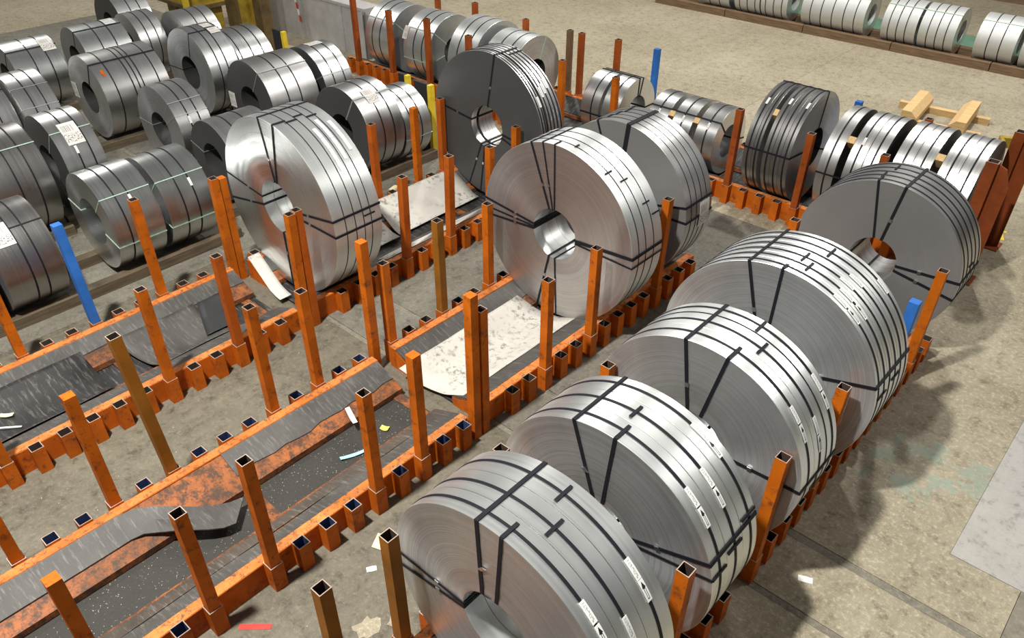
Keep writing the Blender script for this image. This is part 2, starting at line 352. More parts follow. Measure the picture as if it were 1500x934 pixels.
def coil(name, label, X, Y, R, r, rot, rings, z0=0.09, group=None, bands=(), loops=(), ties=(), stickers=(), labels=(), spacers=(), strip='strip_mid', edge='edge_mid',
         facelabels=(), bandmat='strap_black', loopmat='strap_black', bw=0.022, lw=0.03, n=96, cat='steel coil', inner=None):
    root = empty(name, (X, Y, 0), rot, label, cat, group)
    W = rings[-1][0] + rings[-1][1]
    seen = {}
    for (y0, wd) in rings:
        key = round(wd, 4)
        mb = MB(); e = 0.0025; h = wd / 2
        mb.lathe([(R - e, -h), (R, -h + e)], n, 0); mb.lathe([(R, -h + e), (R, h - e)], n, 0); mb.lathe([(R, h - e), (R - e, h)], n, 0)
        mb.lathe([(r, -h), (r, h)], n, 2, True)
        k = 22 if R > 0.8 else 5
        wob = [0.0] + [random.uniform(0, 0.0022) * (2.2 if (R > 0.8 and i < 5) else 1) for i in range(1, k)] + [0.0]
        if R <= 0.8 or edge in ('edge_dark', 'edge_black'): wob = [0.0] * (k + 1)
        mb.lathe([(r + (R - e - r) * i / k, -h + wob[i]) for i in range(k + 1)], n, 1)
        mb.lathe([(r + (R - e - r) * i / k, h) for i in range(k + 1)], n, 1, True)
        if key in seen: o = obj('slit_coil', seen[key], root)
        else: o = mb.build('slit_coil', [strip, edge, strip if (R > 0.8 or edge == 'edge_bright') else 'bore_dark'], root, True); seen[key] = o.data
        o.location = (0, y0 + h, R + z0)
    c = (0, 0, R + z0)
    for bspec in bands:
        yb = bspec if isinstance(bspec, (int, float)) else bspec[0]
        hw = (bw if isinstance(bspec, (int, float)) else bspec[1]) / 2
        mb = MB()
        for q in ([(R, yb - hw), (R + 0.004, yb - hw)], [(R + 0.004, yb - hw), (R + 0.004, yb + hw)], [(R + 0.004, yb + hw), (R, yb + hw)]): mb.lathe(q, n, 0)
        mb.build('steel_band', bandmat, root, True, c)
    for ls in loops:
        if isinstance(ls, tuple): td, width, tw = (ls + (0, 0))[:3] if len(ls) == 2 else ls
        else: td, width, tw = ls, lw, 0
        t = math.radians(td); hw = width * 0.40; mb = MB(); th = 0.005
        strap_box(mb, t, R + 0.003, R + 0.003 + th, -th, W + th, hw)
        strap_box(mb, t, r - 0.001, R + 0.004, -th, -0.0006, hw, tw)
        strap_box(mb, t, r - 0.001, R + 0.004, W + 0.0006, W + th, hw, tw)
        strap_box(mb, t, r - th - 0.002, r - 0.001, -th, W + th, hw, tw)
        so = mb.build('eye_strap', loopmat, root, False, c)
        if loopmat == 'strap_black' and R > 0.8:
            mb = MB(); rb = r + (R - r) * 0.35; strap_box(mb, t, rb, rb + 0.035, -th - 0.005, -th, hw * 1.2, tw * 0.65)
            mb.build('strap_buckle', 'buckle', so)
    for (ya, yb, td, width) in ties:
        ym = (yb - ya) * 0.14; mb = MB(); t = math.radians(td); width = width * 0.8; ya2 = ya - ym if ya > 0 else ya; yb = min(yb + ym, W)
        strap_box(mb, t, R + 0.003, R + 0.009, ya2, yb, width / 2)
        if ya <= 0: strap_box(mb, t, r, R + 0.004, -0.006, -0.0006, width / 2)
        mb.build('cross_tie', 'strap_black', root, False, c)
    for (ys, td, arrow) in stickers:
        mb = MB(); t = math.radians(td); q = 1.0 if R > 0.8 else 0.75; L = 0.135 * q / R / 2; curved_patch(mb, R, ys - 0.020 * q, ys + 0.020 * q, t - L, t + L, 0.0075)
        mb.build('band_sticker', {0: 'sticker_print', 1: 'sticker_arrow', 2: 'white_paper'}[arrow], root, False, c)
    for (yl, td, wy, wl) in labels:
        mb = MB(); t = math.radians(td)
        curved_patch(mb, R, yl - wy / 2, yl + wy / 2, t - wl / R / 2, t + wl / R / 2, 0.0085, 8)
        mb.build('paper_label', 'coil_label', root, False, c)
    for (td, rr) in facelabels:
        t = math.radians(td); mb = MB(); hx, hz = 0.085, 0.12
        mb.add([(-hx, -0.012, -hz), (hx, -0.012, -hz), (hx, -0.012, hz), (-hx, -0.012, hz), (-hx, -0.009, -hz), (hx, -0.009, -hz), (hx, -0.009, hz), (-hx, -0.009, hz)],
               [(0, 1, 2, 3), (7, 6, 5, 4), (0, 4, 5, 1), (1, 5, 6, 2), (2, 6, 7, 3), (3, 7, 4, 0)], 0, [[(0, 0), (1, 0), (1, 1), (0, 1)]] + [[(0, 0)] * 4] * 5)
        o = mb.build('face_label', 'coil_label', root, False, (rr * math.sin(t), 0, R + z0 + rr * math.cos(t)))
    for (ys, td, wd) in spacers:
        mb = MB(); t = math.radians(td); strap_box(mb, t, R - 0.16, R + 0.004, ys + 0.0015, ys + wd - 0.0015, 0.045)
        mb.build('wood_spacer', 'pine', root, False, c)
    return root
def even(W, n, gap=0.003):
    w_ = (W - gap * (n - 1)) / n
    return [(i * (w_ + gap), w_) for i in range(n)]
def cuts(W, fr, gap=0.003):
    out = []; a = 0
    for f in list(fr) + [1.0]:
        b_ = W * f - (gap if f < 1 else 0); out.append((a, b_ - a)); a = b_ + gap
    return out
GF = 'large slit coils in the right-hand row'
W = 0.581
coil('slit_coil_stack', 'big shiny slit coil nearest the camera, cut by the bottom picture edge', -1.901, 1.977, 0.885, 0.265, 0, cuts(W, (0.29, 0.62)), group=GF,
     bands=[0.14 * W, 0.44 * W, 0.80 * W], loops=[(-8, 0.036, -0.06), (-91, 0.03, 0), (-99, 0.032, 0), (86, 0.03, 0), (140, 0.03, 0)],
     ties=[(0, 0.2 * W, 4, 0.03), (0.34 * W, 0.54 * W, 14, 0.028), (0.70 * W, 0.90 * W, 7, 0.028)],
     stickers=[(0.14 * W, 42, 0), (0.14 * W, 51.5, 1), (0.44 * W, 57, 0), (0.44 * W, 66, 1), (0.80 * W, 43, 0), (0.80 * W, 52, 1)], strip='strip_bright', edge='edge_mid', n=128, bw=0.021)
W = 0.561
coil('slit_coil_stack', 'big slit coil second from the camera in the right-hand row', -1.905, 3.008, 0.876, 0.26, 0, cuts(W, (0.33, 0.68)), group=GF,
     bands=[0.17 * W, 0.51 * W, 0.86 * W], loops=[(-17, 0.036, 0.02), (69, 0.036, 0), (190, 0.03, 0), (-88, 0.03, 0)],
     ties=[(0, 0.24 * W, 4, 0.032), (0.42 * W, 0.60 * W, 1, 0.028), (0.0, 0.26 * W, 77, 0.026), (0.38 * W, 0.62 * W, 73, 0.026), (0.74 * W, W, 66, 0.026)],
     stickers=[(0.17 * W, 41, 0), (0.17 * W, 50.5, 1), (0.51 * W, 40, 0), (0.51 * W, 49.5, 1), (0.86 * W, 25, 0), (0.86 * W, 34, 1)], strip='strip_bright', n=128, bw=0.021)
W = 0.576
coil('slit_coil_stack', 'big slit coil in the middle of the five in the right-hand row', -1.895, 4.163, 0.888, 0.265, 0, cuts(W, (0.36, 0.70)), group=GF,
     bands=[0.20 * W, 0.51 * W, (0.70 * W, 0.008), 0.87 * W], loops=[(-11, 0.036, -0.01), (87, 0.034, 0), (195, 0.03, 0), (-95, 0.03, 0)],
     ties=[(0, 0.26 * W, 11, 0.034), (0.42 * W, 0.62 * W, 18, 0.028), (0.76 * W, 0.96 * W, 10, 0.028), (0.4 * W, 0.6 * W, 95, 0.024)],
     stickers=[(0.20 * W, 49, 0), (0.20 * W, 58.5, 1), (0.51 * W, 61, 0), (0.51 * W, 70.5, 1), (0.87 * W, 46, 0), (0.87 * W, 55.5, 1)], strip='strip_bright', n=128, bw=0.021)
W = 0.677
coil('slit_coil_stack', 'largest coil of the right-hand row, fourth from the camera, with six narrow strips', -1.902, 5.264, 0.956, 0.27, 0, even(W, 6), group=GF,
     bands=[W * (i + 0.5) / 6 for i in range(6)], loops=[(-17, 0.034, 0), (74, 0.036, 0), (195, 0.03, 0), (-95, 0.03, 0)],
     ties=[(0, 0.1 * W, 0, 0.03), (0.18 * W, 0.34 * W, 8, 0.024), (0.33 * W, 0.5 * W, 3, 0.024), (0.66 * W, 0.84 * W, 10, 0.024), (0.1 * W, 0.3 * W, 82, 0.02), (0.5 * W, 0.7 * W, 80, 0.02)],
     stickers=[(W / 12, 29, 0), (W / 12, 38, 1), (W * 3 / 12, 29, 0), (W * 3 / 12, 39, 1), (W * 5 / 12, 25.5, 0), (W * 7 / 12, 27.5, 0), (W * 11 / 12, 38, 0)], strip='strip_bright', n=128, bw=0.018)
W = 0.581
coil('slit_coil_stack', 'big slit coil farthest from the camera in the right-hand row, plain dull face', -1.927, 7.795, 0.859, 0.245, 0, even(W, 5), group=GF,
     bands=[W * (i + 0.5) / 5 for i in range(5)], loops=[(7, 0.036, 0), (86, 0.036, 0), (99, 0.036, 0), (200, 0.03, 0), (-95, 0.03, 0)],
     ties=[(0, 0.18 * W, -11, 0.03), (0.22 * W, 0.4 * W, -12, 0.024), (0.62 * W, 0.8 * W, -9, 0.024), (0.42 * W, 0.6 * W, 80, 0.02)], strip='strip_mid', edge='edge_dark', n=128, bw=0.018)
GM = 'large slit coils in the middle racks'
W = 0.625
coil('slit_coil_stack', 'big coil with a bright mirror-like face standing alone in the left rack', -7.201, 4.132, 1.019, 0.315, 0, cuts(W, (0.24, 0.44, 0.62, 0.78)), group=GM,
     bands=[(0.24 * W, 0.006), (0.44 * W, 0.006), (0.62 * W, 0.006), (0.78 * W, 0.006)], loops=[(-5, 0.026, 0.05), (-83, 0.022, 0), (-101, 0.03, 0), (80, 0.032, 0), (90, 0.032, 0), (180, 0.03, 0)],
     ties=[(0, 0.22 * W, 10, 0.026), (0.24 * W, 0.42 * W, 12, 0.02), (0.46 * W, 0.6 * W, 9, 0.02), (0.64 * W, 0.8 * W, 13, 0.02), (0.66 * W, 0.84 * W, 84, 0.02)],
     stickers=[(0.53 * W, 28, 2), (0.53 * W, 36, 2), (0.53 * W, 44, 2), (0.53 * W, 51, 2), (0.70 * W, 22, 2), (0.70 * W, 30, 2), (0.70 * W, 38, 2), (0.70 * W, 45, 2), (0.88 * W, 26, 2), (0.88 * W, 34, 2), (0.88 * W, 41, 2)], strip='strip_bright', edge='edge_bright', n=128)
W = 0.418
coil('slit_coil_stack', 'big dull black-faced coil farthest in the left rack', -7.10, 7.394, 1.000, 0.288, 0, [(0, 0.045), (0.048, 0.05), (0.145, 0.062), (0.21, 0.065), (0.278, 0.066), (0.347, 0.071)], z0=0.118, group=GM,
     bands=[0.022, 0.073, 0.176, 0.243, 0.311, 0.383], loops=[(9, 0.032, -0.02), (-83, 0.034, 0), (-159, 0.026, 0), (-172, 0.03, 0), (97, 0.034, 0), (107, 0.03, 0)],
     ties=[(0.21, 0.40, 14, 0.02)], stickers=[(0.176, 52, 0), (0.243, 50, 0), (0.311, 47, 0), (0.073, 58, 0)], strip='strip_mid', edge='edge_black', n=128, bw=0.016)
W = 0.529
coil('slit_coil_stack', 'big coil with brownish ringed face standing half over the cardboard sheet', -4.569, 5.766, 0.998, 0.288, 0, cuts(W, (0.22, 0.45, 0.72)), group=GM,
     bands=[(0.22 * W, 0.006), (0.45 * W, 0.006), (0.72 * W, 0.006)], loops=[(-20, 0.03, 0.02), (-11, 0.02, 0.02), (-84, 0.03, 0), (-90, 0.022, 0), (-95, 0.03, 0), (85, 0.045, 0), (91, 0.022, 0), (-168, 0.03, 0), (176, 0.022, 0)],
     ties=[(0.14 * W, 0.30 * W, 33, 0.02), (0.36 * W, 0.52 * W, 41, 0.02), (0.62 * W, 0.78 * W, 58, 0.02), (0.0, 0.16 * W, -2, 0.02), (0.8 * W, W, 66, 0.02), (0.2 * W, 0.3 * W, 8, 0.02)], strip='strip_bright', edge='edge_brown', n=128)
W = 0.534
coil('slit_coil_stack', 'big grey-faced coil right behind the one on the cardboard', -4.619, 6.954, 0.937, 0.255, 0, even(W, 5), group=GM,
     bands=[(W * i / 5, 0.005) for i in range(1, 5)], loops=[(5, 0.07, 0), (77, 0.034, 0), (88, 0.034, 0), (190, 0.03, 0), (-90, 0.03, 0)],
     ties=[(0, 0.12 * W, -21, 0.03), (0.2 * W, 0.36 * W, -17, 0.02), (0.4 * W, 0.58 * W, -15, 0.02), (0.62 * W, 0.78 * W, -12, 0.02), (0.8 * W, W, -13, 0.02)],
     labels=[(0.70 * W, 88, 0.20, 0.30)], strip='strip_mid', edge='edge_dark', n=128)
# small coils of the left storage area (bore 0.25, lying on bearers along y)
GL = 'coils on bearers in the left storage area'
ZL = 0.10
def sm(label, X, Y, Wd, R, strip='strip_mid', edge='edge_dark', r=0.25, bands=(0.33, 0.66), loops=(), labels=(), stickers=(), loopmat='strap_grey', rings=None, lw=0.016, ties=(), facelabels=()):
    return coil('steel_coil', label, X, Y, R, r, 0, rings or [(0, Wd)], ZL, GL, [b * Wd for b in bands], [(l, lw, 0) for l in loops], ties, stickers, labels, (), strip, edge, facelabels, loopmat=loopmat, bw=0.018, n=72)
sm('dark coil cut by the left picture edge, beside the labelled coil at the blue post', -9.27, 0.93, 0.62, 0.57, 'strip_dark', loops=(20,))
sm('dark grey coil with white label behind the blue post', -9.231, 1.63, 0.611, 0.576, 'strip_dark', bands=(0.45, 0.66), loops=(38,), labels=[(0.17, 42, 0.20, 0.27)], loopmat='strap_black')
sm('bright coil with wide open bore and green straps, beside the blue post', -9.27, 2.858, 0.587, 0.592, 'strip_store', 'edge_bright', 0.29, (0.30, 0.56), (46, 104, -80), stickers=[(0.56 * 0.587, 54, 0)], loopmat='strap_green')
sm('bright coil with green straps right behind the open-bored coil', -9.273, 3.532, 0.61, 0.578, 'strip_store', 'edge_bright', 0.27, (0.36, 0.64), (46, 104), stickers=[(0.64 * 0.61, 57, 0)], loopmat='strap_green')
sm('dark-faced coil half hidden behind the bright-faced big coil', -9.81, 4.792, 0.774, 0.559, 'strip_mid', 'edge_black', bands=(0.3, 0.6), loops=(-75,), lw=0.012)
sm('coil with black face and white label on top, near the yellow bumper', -9.2, 6.535, 0.645, 0.64, 'strip_mid', 'edge_black', bands=(0.42, 0.72), loops=(32,), labels=[(0.30, 33, 0.20, 0.26)], lw=0.03)
sm('film-wrapped coil standing against the tall yellow and black bumper', -9.115, 7.23, 0.50, 0.538, 'strip_store', 'edge_dark', bands=(0.25, 0.62), loops=(100,))
sm('dark coil at the left picture edge in the second storage row', -10.96, 2.25, 0.655, 0.676, 'strip_dark', bands=(0.4, 0.7), loops=(37,), loopmat='strap_green')
sm('coil with large white label and black face, second storage row', -11.2, 3.18, 0.515, 0.64, 'strip_mid', 'edge_black', bands=(0.40, 0.72), loops=(38, 150), labels=[(0.25, 42, 0.22, 0.32)], stickers=[(0.40 * 0.515, 62, 0)], loopmat='strap_green')
sm('coil with deep open bore standing alone in the second storage row', -11.205, 4.786, 0.50, 0.631, 'strip_mid', 'edge_mid', 0.26, (0.38, 0.68), (40, 58, -88), lw=0.014, stickers=[(0.38 * 0.5, 66, 0)])
sm('wide coil with black face and small label hanging at its rim', -11.2, 6.29, 0.87, 0.64, 'strip_mid', 'edge_black', 0.25, (0.36, 0.62), (34,), lw=0.016, facelabels=[(-98, 0.52)])
sm('bright coil at the far end of the second storage row, label on top', -11.2, 7.32, 0.55, 0.63, 'strip_store', 'edge_black', bands=(0.34, 0.72), loops=(62,), labels=[(0.30, -2, 0.26, 0.18)])
sm('dull coil at the left picture edge in the third storage row', -13.2, 2.80, 0.60, 0.64, 'strip_mid', bands=(0.3, 0.62), loops=(30,), loopmat='strap_black')
sm('grey coil just behind the edge coil of the third storage row', -13.05, 3.44, 0.51, 0.664, 'strip_mid', bands=(0.35, 0.68), loops=(35, 62), lw=0.012)
batt = sm('wide battered coil with a creased outer wrap and an orange mark', -13.25, 4.68, 1.07, 0.645, 'strip_mid', 'edge_mid', 0.25, (0.20, 0.45, 0.53, 0.60, 0.84), (28,), loopmat='strap_black', lw=0.028, facelabels=[(-88, 0.50)])
sm('coil with two papers on top and shiny black bore, third storage row', -12.98, 6.30, 0.54, 0.712, 'strip_store', 'edge_mid', 0.27, (0.33, 0.60), (18, -92), labels=[(0.40, 6, 0.16, 0.16), (0.43, 22, 0.18, 0.14)], loopmat='strap_black')
sm('bright coil touching the far side of the coil with two papers', -12.98, 6.92, 0.68, 0.63, 'strip_store', 'edge_dark', bands=(0.10, 0.42, 0.72))
sm('bright coil with black straps at the left edge of the farthest storage row', -15.442, 4.238, 0.814, 0.566, 'strip_store', bands=(0.42, 0.72), loops=(33,), labels=[(0.68, 30, 0.22, 0.28)], loopmat='strap_black')
sm('bright coil with a black strap and a paper on top, farthest storage row', -15.594, 5.487, 0.863, 0.562, 'strip_store', bands=(0.38, 0.68), loops=(22,), labels=[(0.70, 8, 0.20, 0.24)], loopmat='strap_black')
sm('narrow warm-lit coil in the middle of the farthest storage row', -15.782, 6.581, 0.515, 0.56, 'strip_mid', 'edge_mid', bands=(0.33, 0.68))
sm('coil at the right end of the farthest storage row, near the yellow stand', -15.232, 7.26, 0.708, 0.562, 'strip_mid', bands=(0.40, 0.70))
sm('coil partly cut by the top picture edge, left of the yellow stand', -17.2, 6.90, 0.671, 0.60, 'strip_store', 'edge_black', bands=(0.4, 0.7))
mb = MB(); curved_patch(mb, 0.645, 0.10, 0.15, math.radians(40), math.radians(50), 0.003, 3); mb.build('paint_mark', 'orange', batt, False, (0, 0, 0.645 + ZL))
# back rack, axis along x, visible face looks to +x
GB = 'coils in the back rack'
def bk(label, xn, Wd, R, rings=None, Yc=10.43, strip='strip_bright', edge='edge_mid', r=0.25, bands=(0.33, 0.66), loops=(), labels=(), spacers=(), stickers=(), loopmat='strap_green', lw=0.02, cat='steel coil', nm='steel_coil', bw=0.02, z0=0.07, ties=()):
    return coil(nm, label, xn, Yc, R, r, PI / 2, rings or [(0, Wd)], z0, GB, [b * Wd for b in bands], [(l, lw, 0) for l in loops], ties, stickers, labels, spacers, strip, edge, loopmat=loopmat, bw=bw, n=72, cat=cat)
bk('leftmost coil of the back rack, beside the grey barrier', -11.92, 0.721, 0.63, bands=(0.42, 0.72), loops=(-50,))
bk('second coil from the left in the back rack, with a crumpled paper', -10.83, 0.70, 0.635, bands=(0.30, 0.62), loops=(-50, -100), labels=[(0.69, -60, 0.12, 0.24)])
bk('third coil from the left in the back rack, without cross straps', -9.66, 0.64, 0.685, bands=(0.30, 0.66))
bk('coil with a pale bore and face label behind the big black-faced coil', -8.82, 0.705, 0.64, bands=(0.30, 0.64), loops=(-40, 25), r=0.26)
bk('two slit packs strapped together, seen just above the big grey-faced coil', -6.70, 0.72, 0.52, [(0, 0.31), (0.37, 0.35)], strip='strip_mid', edge='edge_bright', bands=(0.20, 0.72), loops=(3, 14, -92, 90), loopmat='strap_black', lw=0.03, nm='slit_coil_pack')
bk('three slit packs with wooden spacers strapped in one bundle, behind the leaning red post', -5.03, 1.18, 0.49, [(0, 0.33), (0.42, 0.33), (0.84, 0.34)], strip='strip_mid', edge='edge_bright', bands=(0.14, 0.50, 0.86), loops=(-42, 20, 100), spacers=[(0.33, -48, 0.09), (0.75, -48, 0.09)], stickers=[(0.165, -52, 0), (0.59, -52, 0), (1.01, -52, 0)], loopmat='strap_black', lw=0.028, nm='slit_coil_pack')
bk('tall dark slit coil in the back rack with ringed face and big bore', -3.73, 0.648, 0.752, [(0, 0.12), (0.123, 0.12), (0.246, 0.12), (0.43, 0.09), (0.523, 0.125)], Yc=10.32, strip='strip_dark', edge='edge_mid', r=0.276, bands=(0.09, 0.28, 0.47, 0.73, 0.90), loops=(8, 110, -84), spacers=[(0.366, -44, 0.064)], stickers=[(0.06, -28, 0), (0.30, -28, 0), (0.585, -34, 0)], loopmat='strap_black', lw=0.03, nm='slit_coil_pack', z0=0.115)
bk('two slit packs with dark gap between them, right of the tall dark coil', -2.67, 0.73, 0.71, [(0, 0.20), (0.205, 0.20), (0.50, 0.23)], strip='strip_mid', edge='edge_black', bands=(0.14, 0.42, 0.84), loops=(90, -86), spacers=[(0.405, -46, 0.095)], stickers=[(0.3, -44, 0)], loopmat='strap_black', nm='slit_coil_pack', lw=0.026)
bk('two brightly lit slit packs at the right end of the back rack', -1.60, 0.95, 0.715, [(0, 0.21), (0.213, 0.21), (0.52, 0.21), (0.733, 0.217)], strip='strip_mid', edge='edge_black', bands=(0.11, 0.33, 0.66, 0.88), loops=(110, -110), spacers=[(0.423, -40, 0.097)], loopmat='strap_black', nm='slit_coil_pack', lw=0.026)
GK = 'coils of the far row by the top picture edge'
for lab, xn, Wd, rg, bd in [('left end coil of the far row, only its foot in view', -9.55, 0.9, None, (0.3, 0.6)), ('second coil from the left in the far row', -8.05, 1.35, [(0, 0.66), (0.69, 0.66)], (0.1, 0.25, 0.4, 0.6, 0.75, 0.9)),
                            ('third coil from the left in the far row, with five bands', -6.25, 1.45, None, (0.15, 0.32, 0.5, 0.68, 0.85)), ('pair of coils strapped end to end in the far row', -4.36, 1.5, [(0, 0.72), (0.78, 0.72)], (0.12, 0.24, 0.36, 0.66, 0.78, 0.90)),
                            ('coil at the right side of the far row, its top in view', -3.22, 0.74, None, (0.36, 0.68)), ('coil cut by the right picture edge in the far row', -2.2, 0.9, None, (0.3, 0.7))]:
    coil('steel_coil', lab, xn, 18.9, 0.45, 0.22, PI / 2, rg or [(0, Wd)], 0.10, GK, [b * Wd for b in bd], [(-38, 0.02, 0)], strip='strip_galv', edge='edge_bright', loopmat='strap_green', bw=0.018, n=64)

# ---------------------------------------------------------------- racks
def tube_mesh(name, wd, t, h, mats, depth=None, cap=False):
    mb = MB(); o = wd / 2; i = o - t; d = h - (depth or h - 0.002)
    for (ax, ay, bx, by) in ((-o, -o, o, -o), (o, -o, o, o), (o, o, -o, o), (-o, o, -o, -o)):
        mb.add([(ax, ay, 0), (bx, by, 0), (bx, by, h), (ax, ay, h)], [(0, 1, 2, 3)], 0)
    mb.add([(-o, -o, 0), (o, -o, 0), (o, o, 0), (-o, o, 0)], [(3, 2, 1, 0)], 0)
    if cap:
        mb.add([(-o, -o, h), (o, -o, h), (o, o, h), (-o, o, h)], [(0, 1, 2, 3)], 0)
    else:
        mb.add([(-o, -o, h), (o, -o, h), (o, o, h), (-o, o, h), (-i, -i, h), (i, -i, h), (i, i, h), (-i, i, h)], [(0, 1, 5, 4), (1, 2, 6, 5), (2, 3, 7, 6), (3, 0, 4, 7)], 2)
        for (ax, ay, bx, by) in ((-i, -i, i, -i), (i, -i, i, i), (i, i, -i, i), (-i, i, -i, -i)):
            mb.add([(ax, ay, d), (bx, by, d), (bx, by, h), (ax, ay, h)], [(3, 2, 1, 0)], 1)
        mb.add([(-i, -i, d), (i, -i, d), (i, i, d), (-i, i, d)], [(0, 1, 2, 3)], 1)
    me = bpy.data.meshes.new(name); me.from_pydata(mb.v, [], mb.f)
    for m in mats: me.materials.append(MATS[m])
    me.polygons.foreach_set('material_index', mb.m); me.update()
    return me
paint('tube_rim', (0.34, 0.27, 0.22), (0.2, 0.1, 0.05), 0.55, 30)
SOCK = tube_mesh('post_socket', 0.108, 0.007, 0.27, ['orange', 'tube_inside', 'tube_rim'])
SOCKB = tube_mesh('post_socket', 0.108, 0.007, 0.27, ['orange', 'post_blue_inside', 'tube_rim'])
HW = 0.685
def slope_z(x): return 0.235 - 0.4028 * (0.59 - abs(x))
def rack(label, loc, rot, L, front, far, rub=((1, 0, 1, 0.25, 0.585, 'rubber_grey'), (-1, 0, 1, 0.36, 0.585, 'rubber_grey')), ties=(0.3, 0.7), blue=(), group=None, pan='dark_debris'):
    # local: y along the rack 0..L, +x side faces the camera
    root = empty('coil_rack', loc, rot, label, 'coil rack', group)
    for s in (1, -1):
        mb = MB()
        P = [(HW, 0), (HW, 0.246), (HW - 0.006, 0.25), (0.596, 0.25), (0.59, 0.246), (0.59, 0.0)]
        if s > 0: mb.prism(P[::-1], 0, L)
        else: mb.prism([(-x, z) for x, z in P], 0, L)
        # worn flat top strip
        mb.box(min(s * 0.594, s * 0.681), max(s * 0.594, s * 0.681), 0.003, L - 0.003, 0.2495, 0.2525, 1)
        mb.build('side_beam', ['orange', 'orange_worn'], root)
        mb = MB()
        a = [(0.59, slope_z(0.59)), (0.59, slope_z(0.59) - 0.014), (0.242, slope_z(0.23) - 0.014), (0.242, 0.03), (0.23, 0.03), (0.23, slope_z(0.23))]
        for q in ([a[0], a[1], a[2], a[5]], [a[5], a[2], a[3], a[4]]):
            if s > 0: mb.prism(q, 0.004, L - 0.004)
            else: mb.prism([(-x, z) for x, z in q][::-1], 0.004, L - 0.004)
        mb.build('sloped_plate', 'orange_plate', root)
        for yy in (0.0, L - 0.014):
            mb = MB(); q = [(0.588, 0.0), (0.588, slope_z(0.588) - 0.015), (0.245, slope_z(0.245) - 0.015), (0.245, 0.0)]
            if s > 0: mb.prism(q[::-1], yy, yy + 0.014)
            else: mb.prism([(-x, z) for x, z in q], yy, yy + 0.014)
            mb.build('end_gusset', 'orange', root)
    for (s, f0, f1, x0, x1, mt) in rub:
        mb = MB(); nseg = 14; V = []; Fc = []
        for k in range(nseg + 1):
            y = 0.01 + (L - 0.02) * (f0 + (f1 - f0) * k / nseg); wob = 0.012 * math.sin(k * 2.1 + s) + 0.008 * math.sin(k * 0.9)
            xa = max(0.235, x0 + wob); xb = x1
            for xx in (xa, xb):
                V.append((s * xx, y, slope_z(xx) + 0.0125)); V.append((s * xx, y, slope_z(xx) + 0.0005))
        for k in range(nseg):
            a_ = 4 * k; b_ = a_ + 4
            for q in ((a_, a_ + 2, b_ + 2, b_), (a_ + 1, b_ + 1, b_ + 3, a_ + 3), (a_, b_, b_ + 1, a_ + 1), (a_ + 2, a_ + 3, b_ + 3, b_ + 2)):
                Fc.append(q if s > 0 else q[::-1])
        Fc.append((0, 1, 3, 2)); e = 4 * nseg; Fc.append((e, e + 2, e + 3, e + 1))
        mb.add(V, Fc); mb.build('rubber_lining', mt, root)
    mb = MB(); mb.box(-0.229, 0.229, 0.01, L - 0.01, 0.001, 0.022); mb.build('bottom_pan', pan, root)
    for f in ties:
        mb = MB(); mb.box(-0.229, 0.229, f * L - 0.05, f * L + 0.05, 0.0225, 0.034); mb.build('cross_tie', 'orange_plate', root)
    for s, ys in ((1, front), (-1, far)):
        for i, y in enumerate(ys):
            me = SOCKB if (s, i) in blue else SOCK
            o = obj('post_socket', me, root, (s * (HW + 0.0545), y, 0))
    return root
PB = 0.2555
def ys(a, b, p, skip=()):
    out = []; n = int(round((b - a) / p)) + 1
    for k in range(n):
        y = a + k * p
        if not any(abs(y - q) < 0.08 for q in skip): out.append(y)
    return out
XA, XB_, XD = -7.185, -4.585, -1.915
Y0 = -1.6
bf = ys(3.63 - 20 * PB, 3.63, PB, (1.33,)); bb = ys(3.62 - 20 * PB, 3.62, PB)
rack('empty orange coil rack in the front, between the left rack and the big coils', (XB_, Y0, 0), 0, 3.74 - Y0, [y - Y0 for y in bf], [y - Y0 for y in bb],
     rub=((1, 0, 1, 0.27, 0.42, 'rubber_brown'), (1, 0, 1, 0.43, 0.588, 'rubber_grey'), (-1, (1.95 - Y0) / (3.74 - Y0), 1, 0.36, 0.588, 'rubber_grey')),
     ties=((1.95 - Y0) / (3.74 - Y0), 0.985), blue=[(1, i) for i in range(8, 25)] + [(-1, i) for i in range(0, 25)])
af = ys(3.45 - 19 * PB, 3.45, PB); ab = ys(3.40 - 19 * PB, 3.40, PB)
rack('empty orange coil rack at the left with loose rubber sheets in it', (XA, Y0, 0), 0, 3.72 - Y0, [y - Y0 for y in af], [y - Y0 for y in ab], ties=((2.05 - Y0) / (3.72 - Y0), 0.975),
     rub=((1, 0, 1, 0.30, 0.588, 'rubber_grey'), (-1, 0, 1, 0.40, 0.588, 'rubber_grey')), pan='rubber_dark')
a2 = ys(4.28, 7.9, 0.248)
rack('orange coil rack holding the bright-faced and the black-faced big coils', (XA, 3.95, 0), 0, 4.15, [y - 3.95 for y in a2], [y - 3.95 for y in ys(4.1, 7.9, 0.248)], pan='rubber_dark')
c1 = ys(4.30, 7.55, 0.2470)
rack('orange coil rack with the white cardboard sheet and two big coils', (XB_, 3.97, 0), 0, 3.73, [y - 3.97 for y in c1], [y - 3.97 for y in ys(4.05, 7.55, 0.2475)], pan='rubber_dark')
rack('orange rack under the two nearest big coils of the right-hand row', (XD, -0.5, 0), 0, 4.24, [y + 0.5 for y in ys(0.05, 3.65, 0.255)], [y + 0.5 for y in ys(0.05, 3.65, 0.255)])
rack('orange rack under the middle big coils of the right-hand row', (XD, 3.97, 0), 0, 3.90, [y - 3.97 for y in ys(4.1, 7.75, 0.25)], [y - 3.97 for y in ys(4.1, 7.75, 0.25)])
